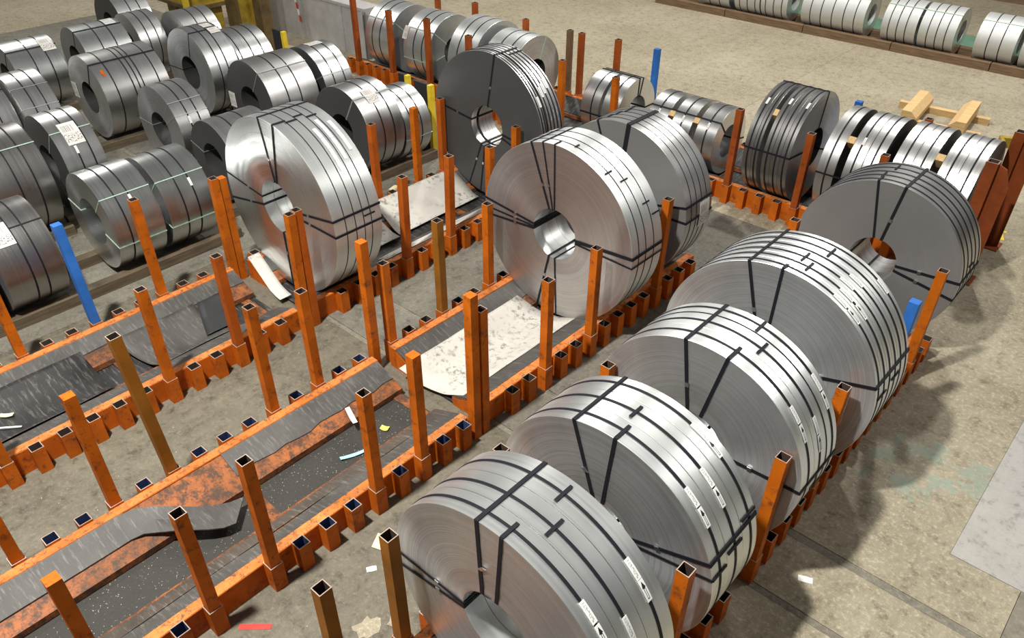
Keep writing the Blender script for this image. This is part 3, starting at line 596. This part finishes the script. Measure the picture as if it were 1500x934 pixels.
rack('long orange rack across the back holding coils side by side', (-1.575, 10.43, 0), PI / 2, 11.65, [0.19 + 0.256 * k for k in range(45)], [0.19 + 0.256 * k for k in range(45)], rub=((1, 0, 1, 0.25, 0.588, 'rubber_dark'), (-1, 0, 1, 0.25, 0.588, 'rubber_dark')), pan='rubber_dark')

# end-stop posts with gusset plates at the right end of the back rack
def end_stop(label, x, y, h):
    root = empty('end_stop', (x, y, 0), 0, label, 'end stop', 'end stops of the back rack')
    me = tube_mesh('stop_post', 0.13, 0.012, h, ['stop_paint', 'tube_inside', 'tube_rim'], 0.4); obj('stop_post', me, root)
    mb = MB(); mb.add([(0.0655, -0.012, 0), (0.0655, -0.012, h - 0.02), (0.16, -0.012, h - 0.06), (0.24, -0.012, h - 0.26), (0.24, -0.012, 0), (0.0655, 0.012, 0), (0.0655, 0.012, h - 0.02), (0.16, 0.012, h - 0.06), (0.24, 0.012, h - 0.26), (0.24, 0.012, 0)],
                      [(4, 3, 2, 1, 0), (5, 6, 7, 8, 9), (0, 1, 6, 5), (1, 2, 7, 6), (2, 3, 8, 7), (3, 4, 9, 8), (4, 0, 5, 9)])
    mb.build('gusset_plate', 'stop_paint', root)
    mb = MB(); mb.box(-0.07, 0.27, -0.14, 0.14, 0.0, 0.012); mb.build('foot_plate', 'stop_paint', root)
    return root
end_stop('nearer red-brown end stop with gusset, at the right end of the back rack', -1.50, 9.85, 1.50)
end_stop('farther red-brown end stop with gusset, by the right picture edge', -1.50, 10.95, 1.52)

# ---------------------------------------------------------------- posts
GP = 'square stake posts in the rack sockets'
def post(label, base, top, mat='post_orange', cap=False, wd=0.088, z0=0.028):
    b = Vector((base[0], base[1], z0)); t = Vector(top); d = t - b; h = d.length
    inside = 'tube_inside' if mat != 'post_blue' else 'post_blue_inside'
    me = tube_mesh('stake_post', wd, 0.006, h, [mat, inside, 'tube_rim'], min(0.5, h * 0.5), cap)
    o = obj('stake_post', me); q = Vector((0, 0, 1)).rotation_difference(d.normalized()); o.rotation_mode = 'QUATERNION'; o.rotation_quaternion = q; o.location = b
    return tag(o, label, 'post', GP)
bfx, bbx = XB_ + HW + 0.0545, XB_ - HW - 0.0545
afx, abx = XA + HW + 0.0545, XA - HW - 0.0545
dfx, dbx = XD + HW + 0.0545, XD - HW - 0.0545
def near(lst, y): return min(lst, key=lambda q: abs(q - y))
def sp(label, x, lst, y, z, lean=(0, 0), mat='post_orange', cap=False):
    yy = near(lst, y) if lst else y
    return post(label, (x, yy), (x + lean[0] * 0.35, yy + lean[1] * 0.35, z), mat, cap)
# front empty rack, camera side
sp('dark-sided capped orange post cut by the bottom left picture edge', bfx, bf, 0.31, 1.36, (0, 0), 'post_orange', True)
sp('orange post on camera side of the front empty rack, leftmost, above red tape', bfx, bf, 1.08, 1.27)
sp('orange post on camera side of the front empty rack, second from left, ringed socket', bfx, bf, 1.58, 1.36)
sp('orange post on camera side of the front empty rack, third from left', bfx, bf, 2.61, 1.31)
sp('orange post on camera side of the front empty rack, fourth from left, chipped edges', bfx, bf, 3.12, 1.38, (0, 0), 'post_orange', True)
post('tall capped orange post of the pair between the front rack and the cardboard rack', (-3.865, 3.80), (-3.87, 3.80, 1.60), 'post_orange', True, z0=0.0)
post('shorter open orange post of the pair between the front rack and the cardboard rack', (-3.865, 3.915), (-3.87, 3.915, 1.40), 'post_orange', z0=0.0)
# cardboard rack, camera side
sp('orange post standing in front of the cardboard sheet', bfx, c1, 4.79, 1.29)
sp('orange post in front of the brown-faced big coil', bfx, c1, 5.53, 1.31)
sp('orange post between the brown-faced and the grey-faced big coils', bfx, c1, 6.77, 1.38, (0.03, 0.02))
# front empty rack, far side
sp('orange post at the left picture edge on the far side of the front empty rack', bbx, bb, 0.29, 1.35)
sp('bright capped orange post on the far side of the front empty rack', bbx, bb, 1.06, 1.41, (0, 0), 'post_orange', True)
sp('tall brownish post crossing the left rack in view, far side of the front rack', bbx, bb, 1.57, 1.70, (-0.05, -0.2), 'post_brown')
sp('orange post on the far side of the front empty rack, left of the blotched post', bbx, bb, 2.59, 1.42)
sp('paint-chipped post on the far side of the front empty rack', bbx, bb, 3.11, 1.33)
post('capped orange post at the far right corner of the front empty rack', (-5.33, 3.82), (-5.33, 3.83, 1.53), 'post_orange', True, z0=0.0)
ccb = ys(4.05, 7.55, 0.2475)
sp('short orange post at the far left corner of the cardboard rack', bbx, ccb, 4.05, 1.20)
sp('brownish post between the cardboard rack and the left rack, nearer one', bbx, ccb, 4.79, 1.37, (0, 0), 'post_brown')
sp('orange post left of the brown-faced big coil', bbx, ccb, 5.53, 1.28)
# left rack
sp('orange post at the left picture edge on the camera side of the left rack', afx, af, 0.55, 1.33)
sp('orange post on camera side of the left rack, lone with long bare neighbours', afx, af, 2.15, 1.31)
sp('scratched reddish post with white spots on camera side of the left rack', afx, af, 2.92, 1.32, (0, 0), 'post_red')
post('orange post, left one of the pair in front of the bright-faced coil', (-6.47, 3.775), (-6.45, 3.80, 1.43), z0=0.0)
post('dark-topped orange post, right one of the pair in front of the bright-faced coil', (-6.47, 3.89), (-6.46, 3.89, 1.44), 'post_red', z0=0.0)
sp('orange post at the left picture edge on the far side of the left rack', abx, ab, 1.36, 1.30)
sp('blue post on the far side of the left rack', abx, ab, 2.14, 1.45, (0, -0.05), 'post_blue', True)
sp('orange post in front of the coil with green straps', abx, ab, 2.90, 1.43)
post('left orange post of the pair at the left edge of the bright-faced coil', (-7.93, 3.785), (-7.91, 3.795, 1.36), z0=0.0)
post('right capped orange post of the pair at the left edge of the bright-faced coil', (-7.93, 3.885), (-7.92, 3.895, 1.33), 'post_orange', True, z0=0.0)
# second left rack
sp('reddish post in front of the white sheets, nearer the bright-faced coil', afx, a2, 5.27, 1.33, (0.05, 0.06), 'post_red')
sp('reddish post in front of the white sheets, nearer the black-faced coil', afx, a2, 6.02, 1.34, (0.05, 0.05), 'post_red')
sp('open orange post top just below the bore of the black-faced coil', afx, a2, 6.76, 1.22)
sp('open orange post top squeezed between the black-faced and brown-faced coils', afx, a2, 7.26, 1.34)
a2b = ys(4.1, 7.9, 0.248)
sp('reddish post in front of the black-faced labelled small coil, left one', abx, a2b, 6.09, 1.32, (0, 0), 'post_red')
sp('capped orange post in front of the film-wrapped coil', abx, a2b, 6.83, 1.33, (0, 0), 'post_orange', True)
sp('reddish post touching the left rim of the black-faced big coil', abx, a2b, 7.33, 1.33, (0, 0), 'post_red')
# right-hand row
df1 = ys(0.05, 3.65, 0.255); df2 = ys(4.1, 7.75, 0.25)
sp('brownish open post left of the nearest big coil', dbx, df1, 1.84, 1.34, (0, 0), 'post_brown')
sp('dark open post at the bottom picture edge', dbx, df1, 1.33, 1.34, (0, 0), 'post_brown')
sp('post top just showing over the nearest big coil', dbx, df1, 2.87, 1.33)
sp('short-looking orange post top left of the middle big coil', dbx, df2, 4.12, 1.34)
sp('orange post top between the two farthest big coils, far side', dbx, df2, 7.35, 1.33)
sp('orange post leaning against the second big coil, bottom right', dfx, df1, 2.87, 1.33, (0.03, 0))
sp('orange post leaning against the middle big coil on its right side', dfx, df2, 4.1, 1.33, (0.03, 0))
sp('bright orange post with notched top between third and fourth big coils', dfx, df2, 5.08, 1.33, (0.03, 0))
sp('blue post peeking out between the two farthest big coils', dfx, df2, 6.62, 1.36, (0, 0), 'post_blue', True)
sp('orange post with black top before the plain dull coil', dfx, df2, 7.32, 1.33)
# back rack posts
efy, eby = 10.43 - HW - 0.0545, 10.43 + HW + 0.0545
exs = [-1.575 - (0.19 + 0.256 * k) for k in range(45)]
for lab, y, x, z, mt in [('red-orange post at the left end of the back rack', efy, -12.86, 1.55, 'post_back'), ('red-orange post before the leftmost back coil', efy, -11.76, 1.40, 'post_back'), ('red-orange post before the second back coil', efy, -10.73, 1.44, 'post_back'),
                         ('red-orange post before the third back coil', efy, -9.6, 1.35, 'post_back'), ('orange post right of the black-faced coil rim', efy, -7.53, 1.37, 'post_orange'), ('orange post before the two slit packs', efy, -6.71, 1.34, 'post_orange'),
                         ('dark red post beside the three-pack bundle', efy, -4.70, 1.37, 'post_back'), ('dark red post before the bore of the tall dark coil', efy, -3.58, 1.31, 'post_back'), ('red post top just above the plain dull coil', efy, -2.61, 1.30, 'post_back'),
                         ('red post behind the second back coil, at the top edge', eby, -11.9, 1.37, 'post_back'), ('red post behind the third back coil', eby, -11.0, 1.40, 'post_back'), ('red post with white mark behind the pale-bored coil', eby, -9.7, 1.33, 'post_back'),
                         ('rusty brown post behind the back rack', eby, -8.60, 1.33, 'post_rust'), ('red post right next to the rusty brown one', eby, -8.33, 1.33, 'post_back'), ('red post behind the two slit packs', eby, -7.66, 1.37, 'post_back'),
                         ('blue post behind the back rack, left of the three-pack bundle', eby, -6.83, 1.37, 'post_blue'), ('blue post top behind the tall dark coil', eby, -3.66, 1.33, 'post_blue'), ('dark red post in front of the wooden skid', eby, -2.61, 1.33, 'post_back')]:
    xx = near(exs, x)
    if abs(x + 2.61) < 0.01: xx = x
    o = post(lab, (xx, y), (xx, y, z), mt, mt == 'post_blue')

# ---------------------------------------------------------------- timbers
GT = 'bearers under the stored coils'
def beam(label, x0, x1, y0, y1, z0, z1, mat, group=GT, nm='timber_bearer', cat='timber'):
    mb = MB(); c = 0.008; lx, ly = (x1 - x0) / 2, (y1 - y0) / 2; h = z1 - z0
    if lx < ly: mb.prism([(-lx, 0), (-lx, h - c), (-lx + c, h), (lx - c, h), (lx, h - c), (lx, 0)][::1], -ly, ly)
    else:
        mb.prism([(-ly, 0), (-ly, h - c), (-ly + c, h), (ly - c, h), (ly, h - c), (ly, 0)], -lx, lx)
        mb.v = [(y, -x, z) if False else (y, x, z) for x, y, z in mb.v]; mb.f = [f[::-1] for f in mb.f]
    o = mb.build(nm, mat); o.location = ((x0 + x1) / 2, (y0 + y1) / 2, z0)
    return tag(o, label, cat, group)
for row, xc, R, y0, y1 in (('left part of the nearest', -9.25, 0.576, 0.3, 4.45), ('middle part of the nearest', -9.81, 0.559, 4.5, 5.75), ('right part of the nearest', -9.16, 0.538, 6.2, 7.95),
                           ('left end of the second', -10.96, 0.676, 1.9, 3.0), ('main part of the second', -11.2, 0.63, 3.03, 8.2),
                           ('left end of the third', -13.12, 0.64, 2.4, 4.1), ('middle part of the third', -13.25, 0.645, 4.3, 6.0), ('right part of the third', -12.98, 0.63, 6.05, 7.9),
                           ('left end of the farthest', -15.44, 0.566, 3.6, 5.2), ('middle part of the farthest', -15.68, 0.55, 5.22, 7.15), ('right end of the farthest', -15.23, 0.562, 7.2, 8.2)):
    for s, sd in ((1, 'camera-side'), (-1, 'far-side')):
        xo = 0.31; q = xo - 0.10; zt = ZL + R - math.sqrt(R * R - q * q) - 0.004
        xa, xb = sorted((xc + s * xo, xc + s * (xo + 0.13)))
        beam('dark worn %s bearer under the %s storage row' % (sd, row), xa, xb, y0, y1, 0, zt, 'timber_dark')
for s, sd in ((1, 'camera-side'), (-1, 'far-side')):
    xa, xb = sorted((-17.2 + s * 0.3, -17.2 + s * 0.42)); beam('%s bearer under the coil cut by the top picture edge' % sd, xa, xb, 6.6, 7.8, 0, 0.17, 'timber_dark')
for k in range(5):
    xa = -11.6 + 2.02 * k
    beam('brown %s plank of the far row, camera side' % ['leftmost', 'second', 'third', 'fourth', 'rightmost'][k], xa, xa + 2.0, 18.45, 18.62, 0, 0.17, 'timber_brown', 'planks under the far row')
beam('long bearer on the far side of the far row', -11.6, -1.4, 19.18, 19.32, 0, 0.17, 'timber_brown', 'planks under the far row')
for s in (1, -1):
    xa, xb = sorted((-1.927 + s * 0.30, -1.927 + s * 0.44)); beam('short %s block under the plain dull big coil' % ('right-hand' if s > 0 else 'left-hand'), xa, xb, 7.90, 8.36, 0, 0.135, 'timber_dark', 'blocks under the plain dull coil')

# wooden coil skid behind the back rack
sk = empty('wooden_skid', (-3.35, 14.9, 0), 0.10, 'empty wooden coil skid with two chamfered saddles behind the back rack', 'skid')
for y in (-0.42, 0.42):
    mb = MB(); mb.box(-0.75, 0.75, y - 0.06, y + 0.06, 0, 0.11); mb.build('runner', 'pine', sk)
for x, fl_ in ((-0.38, 1), (0.38, -1)):
    mb = MB(); P = [(-0.13, 0.111), (-0.13, 0.30), (0.02, 0.30), (0.13, 0.20), (0.13, 0.111)]
    if fl_ < 0: P = [(-a, b_) for a, b_ in P][::-1]
    mb.prism(P, -0.62, 0.62); mb.build('saddle', 'pine', sk, loc=(x, 0, 0))

# ---------------------------------------------------------------- sheets and mats in the racks
def trough_sheet(name, label, cat, X, y0, y1, xs, mat, off=0.02, lift=None, skew=0.0, thick=0.004, group=None, ny=10):
    nx = 16; mb = MB(); V = []
    for j in range(ny + 1):
        for i in range(nx + 1):
            x = xs[0] + (xs[1] - xs[0]) * i / nx; y = y0 + (y1 - y0) * j / ny + skew * (i / nx - 0.5)
            ax = abs(x); z = max(slope_z(ax), 0.045 + ax * ax * 0.55) if ax < 0.40 else slope_z(ax)
            z += off + 0.004 * math.sin(7 * y + 3 * x)
            if lift: z += lift(x, y)
            V.append((x, y, z))
    m_ = len(V); V += [(x, y, z - thick) for x, y, z in V]; Fc = []; w_ = nx + 1
    for j in range(ny):
        for i in range(nx):
            a = j * w_ + i; Fc.append((a, a + 1, a + w_ + 1, a + w_)); Fc.append((m_ + a, m_ + a + w_, m_ + a + w_ + 1, m_ + a + 1))
    rim = [i for i in range(w_)] + [j * w_ + nx for j in range(1, ny + 1)] + [ny * w_ + i for i in range(nx - 1, -1, -1)] + [j * w_ for j in range(ny - 1, 0, -1)]
    for a, b_ in zip(rim, rim[1:] + rim[:1]): Fc.append((b_, a, m_ + a, m_ + b_))
    mb.add(V, Fc); o = mb.build(name, mat, None, True, (X, 0, 0)); return tag(o, label, cat, group)
GS = 'white sheets lining the racks'
trough_sheet('cardboard_sheet', 'large stained white cardboard sheet curving across the rack before the brown-faced coil', 'cardboard', XB_, 3.93, 5.735, (-0.40, 0.36), 'cardboard', 0.022, skew=0.16, group=GS)
trough_sheet('cardboard_sheet', 'white cardboard sheet on the far slope between the bright-faced and black-faced coils', 'cardboard', XA, 5.86, 7.36, (-0.66, -0.02), 'cardboard', 0.03, skew=-0.1, group=GS)
trough_sheet('cardboard_sheet', 'narrow white strip of cardboard along the camera-side slope of the left rack', 'cardboard', XA, 5.10, 6.95, (0.38, 0.58), 'cardboard', 0.024, group=GS)
trough_sheet('cardboard_sheet', 'white cardboard piece on the far slope just behind the bright-faced coil', 'cardboard', XA, 4.80, 5.78, (-0.40, 0.02), 'cardboard', 0.028, group=GS)
trough_sheet('cardboard_sheet', 'white strip of cardboard sticking out under the bright-faced coil', 'cardboard', XA, 3.90, 4.06, (-0.66, 0.12), 'cardboard', 0.024, skew=-0.12, group=GS, ny=3)
GR = 'loose rubber sheets in the left rack'
trough_sheet('rubber_sheet', 'large black rubber sheet spread over the left end of the left rack', 'rubber sheet', XA, -1.2, 1.80, (-0.44, 0.27), 'rubber_dark', 0.026, group=GR)
trough_sheet('rubber_sheet', 'grey creased rubber sheet in the middle of the left rack', 'rubber sheet', XA, 2.20, 3.12, (-0.40, 0.30), 'rubber_grey', 0.026, skew=0.14, group=GR)
trough_sheet('rubber_sheet', 'small square black rubber piece lying on the grey rubber sheet', 'rubber sheet', XA, 2.98, 3.32, (-0.36, 0.16), 'black_rubber', 0.052, skew=-0.2, group=GR, ny=4)
# curled rubber strip in the front rack
mb = MB(); V = []; Fc = []; path = []
for k in range(31):
    y = -1.5 + 3.25 * k / 30
    t = max(0.0, min(1.0, (y - 0.98) / 0.75)); e_ = t * t * (3 - 2 * t)
    xc = -0.475 + 0.46 * e_; zoff = 0.004 + 0.05 * math.sin(PI * t) + 0.02 * e_
    hwid = 0.112
    for q in (-1, 0, 1):
        x = xc + q * hwid * (1 - 0.1 * t); yy = y - q * 0.10 * t
        zz = slope_z(x) if abs(x) > 0.24 else max(0.10, slope_z(0.235))
        V.append((x, yy, zz + zoff + 0.014))
m_ = len(V); V += [(x, y, z - 0.012) for x, y, z in V]
for k in range(30):
    for q in (0, 1):
        a = 3 * k + q; Fc.append((a, a + 1, a + 4, a + 3)); Fc.append((m_ + a, m_ + a + 3, m_ + a + 4, m_ + a + 1))
    a = 3 * k; Fc.append((a + 3, m_ + a + 3, m_ + a, a)); Fc.append((a + 2, m_ + a + 2, m_ + a + 5, a + 5))
for a in (0, 1): Fc.append((a + 1, a, m_ + a, m_ + a + 1))
for a in (90, 91): Fc.append((a, a + 1, m_ + a + 1, m_ + a))
mb.add(V, Fc); o = mb.build('rubber_strip', 'rubber_grey', None, False, (XB_, 0, 0)); tag(o, 'long grey rubber strip with a curled end lying in the front empty rack', 'rubber strip')

# ---------------------------------------------------------------- bumpers, barrier, machine
def bumper(label, x0, x1, y, h):
    root = empty('bumper_plate', ((x0 + x1) / 2, y, 0), 0, label, 'bumper', 'black and yellow end plates'); l = (x1 - x0) / 2
    mb = MB(); mb.box(-l, l - 0.07, -0.03, 0.03, 0, h); mb.build('plate', 'black_rubber', root)
    mb = MB(); mb.box(l - 0.0695, l, -0.045, 0.045, 0, h); mb.build('edge_strip', 'yellow_paint', root)
bumper('tall black plate with yellow edge behind the film-wrapped coil', -9.22, -8.84, 8.02, 1.12)
bumper('short black plate with yellow edge left of the tall one', -10.42, -10.18, 8.72, 0.80)
bumper('black plate with yellow edge below the yellow column', -14.25, -13.88, 8.8, 0.80)
br = empty('steel_barrier', (-15.7, 10.55, 0), 0, 'long light grey steel barrier beside the yellow column', 'barrier')
mb = MB(); mb.box(-2.3, 2.3, -0.10, 0.10, 0, 0.94); mb.build('panel', 'grey_paint', br)
mb = MB(); mb.box(-2.3, 2.3, -0.12, 0.30, 0.9405, 1.0); mb.build('top_rail', 'grey_paint', br)
for x in (-1.5, 0, 1.5, 2.2):
    mb = MB(); mb.box(x - 0.04, x + 0.04, -0.14, -0.1005, 0, 0.935); mb.build('rib', 'grey_paint', br)
st = empty('machine_column', (-15.9, 9.3, 0), 0, 'dirty yellow braced machine column cut by the top picture edge', 'machine')
for x, mt in ((-0.55, 'machine_dark'), (0.0, 'machine_yellow'), (0.55, 'machine_dark')):
    mb = MB(); mb.box(x - 0.14, x + 0.14, -0.12, 0.12, 0.05, 2.6); mb.build('upright', mt, st)
mb = MB(); mb.hexa([(0.16, -0.05, 0.05), (0.45, -0.05, 0.05), (0.45, 0.05, 0.05), (0.16, 0.05, 0.05), (0.145, -0.05, 2.4), (0.2, -0.05, 2.4), (0.2, 0.05, 2.4), (0.145, 0.05, 2.4)]); mb.build('brace', 'machine_yellow', st)
mb = MB(); mb.box(-0.8, 0.8, -0.3, 0.3, 0, 0.0495); mb.build('base_plate', 'machine_dark', st)
mb = MB(); mb.box(-0.75, 0.75, -0.16, 0.16, 2.601, 2.8); mb.build('cross_head', 'machine_yellow', st)
tb = empty('machine_stand', (-17.9, 9.2, 0), 0, 'dirty yellow stand with a thick top behind the farthest coils', 'machine')
mb = MB(); mb.box(-0.95, 0.75, -0.5, 0.5, 0.72, 0.95); mb.build('top_slab', 'machine_yellow', tb)
mb = MB(); mb.box(-1.0, 0.8, -0.55, 0.55, 0.64, 0.7195); mb.build('lower_rim', 'machine_dark', tb)
for x in (-0.6, 0.35):
    mb = MB(); mb.box(x - 0.2, x + 0.2, -0.3, 0.3, 0, 0.6395); mb.build('leg', 'machine_yellow', tb)
yp = MB(); yp.box(-0.05, 0.05, -0.05, 0.05, 0, 1.1); o = yp.build('guard_post', 'yellow_paint', None, False, (-16.9, 8.45, 0)); tag(o, 'slim yellow guard post behind the coil at the top edge', 'post')
tp = empty('warning_tape', (-15.75, 10.38, 0.0), 0, 'red and white striped warning tape hanging on the grey barrier', 'tape')
for k in range(5):
    mb = MB(); mb.box(0.03 * k - 0.03, 0.03 * k + 0.03, -0.006, 0.0, 0.90 - 0.13 * k, 1.02 - 0.13 * k); mb.build('stripe', 'red_tape' if k % 2 == 0 else 'white_tape', tp)
bx = empty('machine_block', (-5.5, 25.2, 0), 0, 'dark brown machine block in the top right picture corner', 'machine')
mb = MB(); mb.box(-0.9, 1.6, -0.4, 0.6, 0.1, 1.1); mb.build('housing', 'machine_dark', bx)
mb = MB(); mb.box(-1.0, 1.7, -0.5, 0.7, 0, 0.0995); mb.build('plinth', 'timber_brown', bx)
jk = empty('yellow_bracket', (-2.12, 14.6, 0), 0.4, 'small yellow steel bracket behind the farther end stop', 'bracket')
mb = MB(); mb.box(-0.16, 0.25, -0.05, 0.05, 0.0, 0.16); mb.build('plate', 'machine_yellow', jk)
mb = MB(); mb.box(-0.16, -0.11, -0.22, -0.051, 0.0, 0.16); mb.build('flange', 'machine_yellow', jk)

# ---------------------------------------------------------------- litter
def scrap(name, label, x, y, z, lx, ly, rz, mat, bend=0.0, cat='scrap'):
    mb = MB(); n = 6; V = []; Fc = []
    for k in range(n + 1):
        t = k / n - 0.5
        for s in (-1, 1): V.append((t * lx, s * ly / 2 * (1 - 0.2 * abs(t)), bend * (t * 2) ** 2 + 0.003))
    m_ = len(V); V += [(a, b_, c - 0.003) for a, b_, c in V]
    for k in range(n):
        a = 2 * k; Fc += [(a, a + 2, a + 3, a + 1), (m_ + a, m_ + a + 1, m_ + a + 3, m_ + a + 2), (a, m_ + a, m_ + a + 2, a + 2), (a + 1, a + 3, m_ + a + 3, m_ + a + 1)]
    Fc += [(0, 1, m_ + 1, m_), (2 * n, m_ + 2 * n, m_ + 2 * n + 1, 2 * n + 1)]
    mb.add(V, Fc); o = mb.build(name, mat, None, False, (x, y, z)); o.rotation_euler = (0, 0, rz); return tag(o, label, cat, 'litter')
scrap('tape_strip', 'red tape strip on the floor by the front rack', -3.66, 1.25, 0.001, 0.24, 0.05, 0.75, 'red_tape', cat='tape')
scrap('tape_strip', 'white tape strip lying in the front empty rack', -4.82, 3.10, 0.14, 0.24, 0.05, -0.35, 'white_tape', 0.01, 'tape')
scrap('tape_strip', 'pale blue tape strip lying in the front empty rack', -4.49, 2.84, 0.035, 0.24, 0.04, 1.2, 'blue_tape', 0.012, 'tape')
scrap('paper_scrap', 'yellow scrap lying on the black grit of the front rack', -4.55, 3.27, 0.03, 0.08, 0.06, 0.4, 'yellow_scrap', 0.012)
scrap('paper_scrap', 'cream paper sheet on the floor left of the nearest big coil', -3.50, 2.42, 0.001, 0.26, 0.16, 0.5, 'cream_paper', 0.01, 'paper')
scrap('paper_scrap', 'small white paper on the floor near the cream sheet', -3.42, 2.16, 0.001, 0.08, 0.05, 1.0, 'white_paper', cat='paper')
scrap('paper_scrap', 'white torn paper on the lit floor right of the big coils', -0.82, 4.38, 0.001, 0.11, 0.06, 0.4, 'white_paper', cat='paper')
scrap('paper_scrap', 'cream card on the floor between bearers and left rack', -8.35, 6.80, 0.001, 0.26, 0.18, 0.3, 'cream_paper', cat='paper')
scrap('paper_scrap', 'pale yellow scrap on the black rubber sheet', -7.30, 0.92, 0.10, 0.12, 0.05, 0.9, 'cream_paper', 0.01)
scrap('tape_strip', 'thin white strip on the black rubber sheet', -7.10, 0.86, 0.112, 0.24, 0.02, 0.85, 'white_tape', cat='tape')
def chips(name, label, n, area, zf, size, mat):
    mb = MB()
    for k in range(n):
        x = random.uniform(area[0], area[1]); y = random.uniform(area[2], area[3]); s = random.uniform(0.3, 1) * size; a = random.uniform(0, PI); z = zf(x, y)
        c, d = math.cos(a) * s, math.sin(a) * s
        mb.add([(x - c, y - d, z), (x + d * 0.6, y - c * 0.6, z), (x + c, y + d, z), (x - d * 0.6, y + c * 0.6, z), (x, y, z + s * 0.5)], [(0, 1, 4), (1, 2, 4), (2, 3, 4), (3, 0, 4)])
    o = mb.build(name, mat); return tag(o, label, 'debris', None, 'stuff')
plain('chip_pale', (0.55, 0.52, 0.40), 0.8)
chips('grit', 'pale wood chips and grit in the bottom of the front rack', 700, (XB_ - 0.22, XB_ + 0.22, 0.0, 3.7), lambda x, y: 0.022, 0.0055, 'chip_pale')
chips('floor_grit', 'tiny white chips scattered on the floor around the racks', 260, (-8.6, -2.8, 0.0, 6.5), lambda x, y: 0.0005 if not any(abs(x - c) < 0.83 for c in (XA, XB_)) else -0.02, 0.008, 'chip_pale')
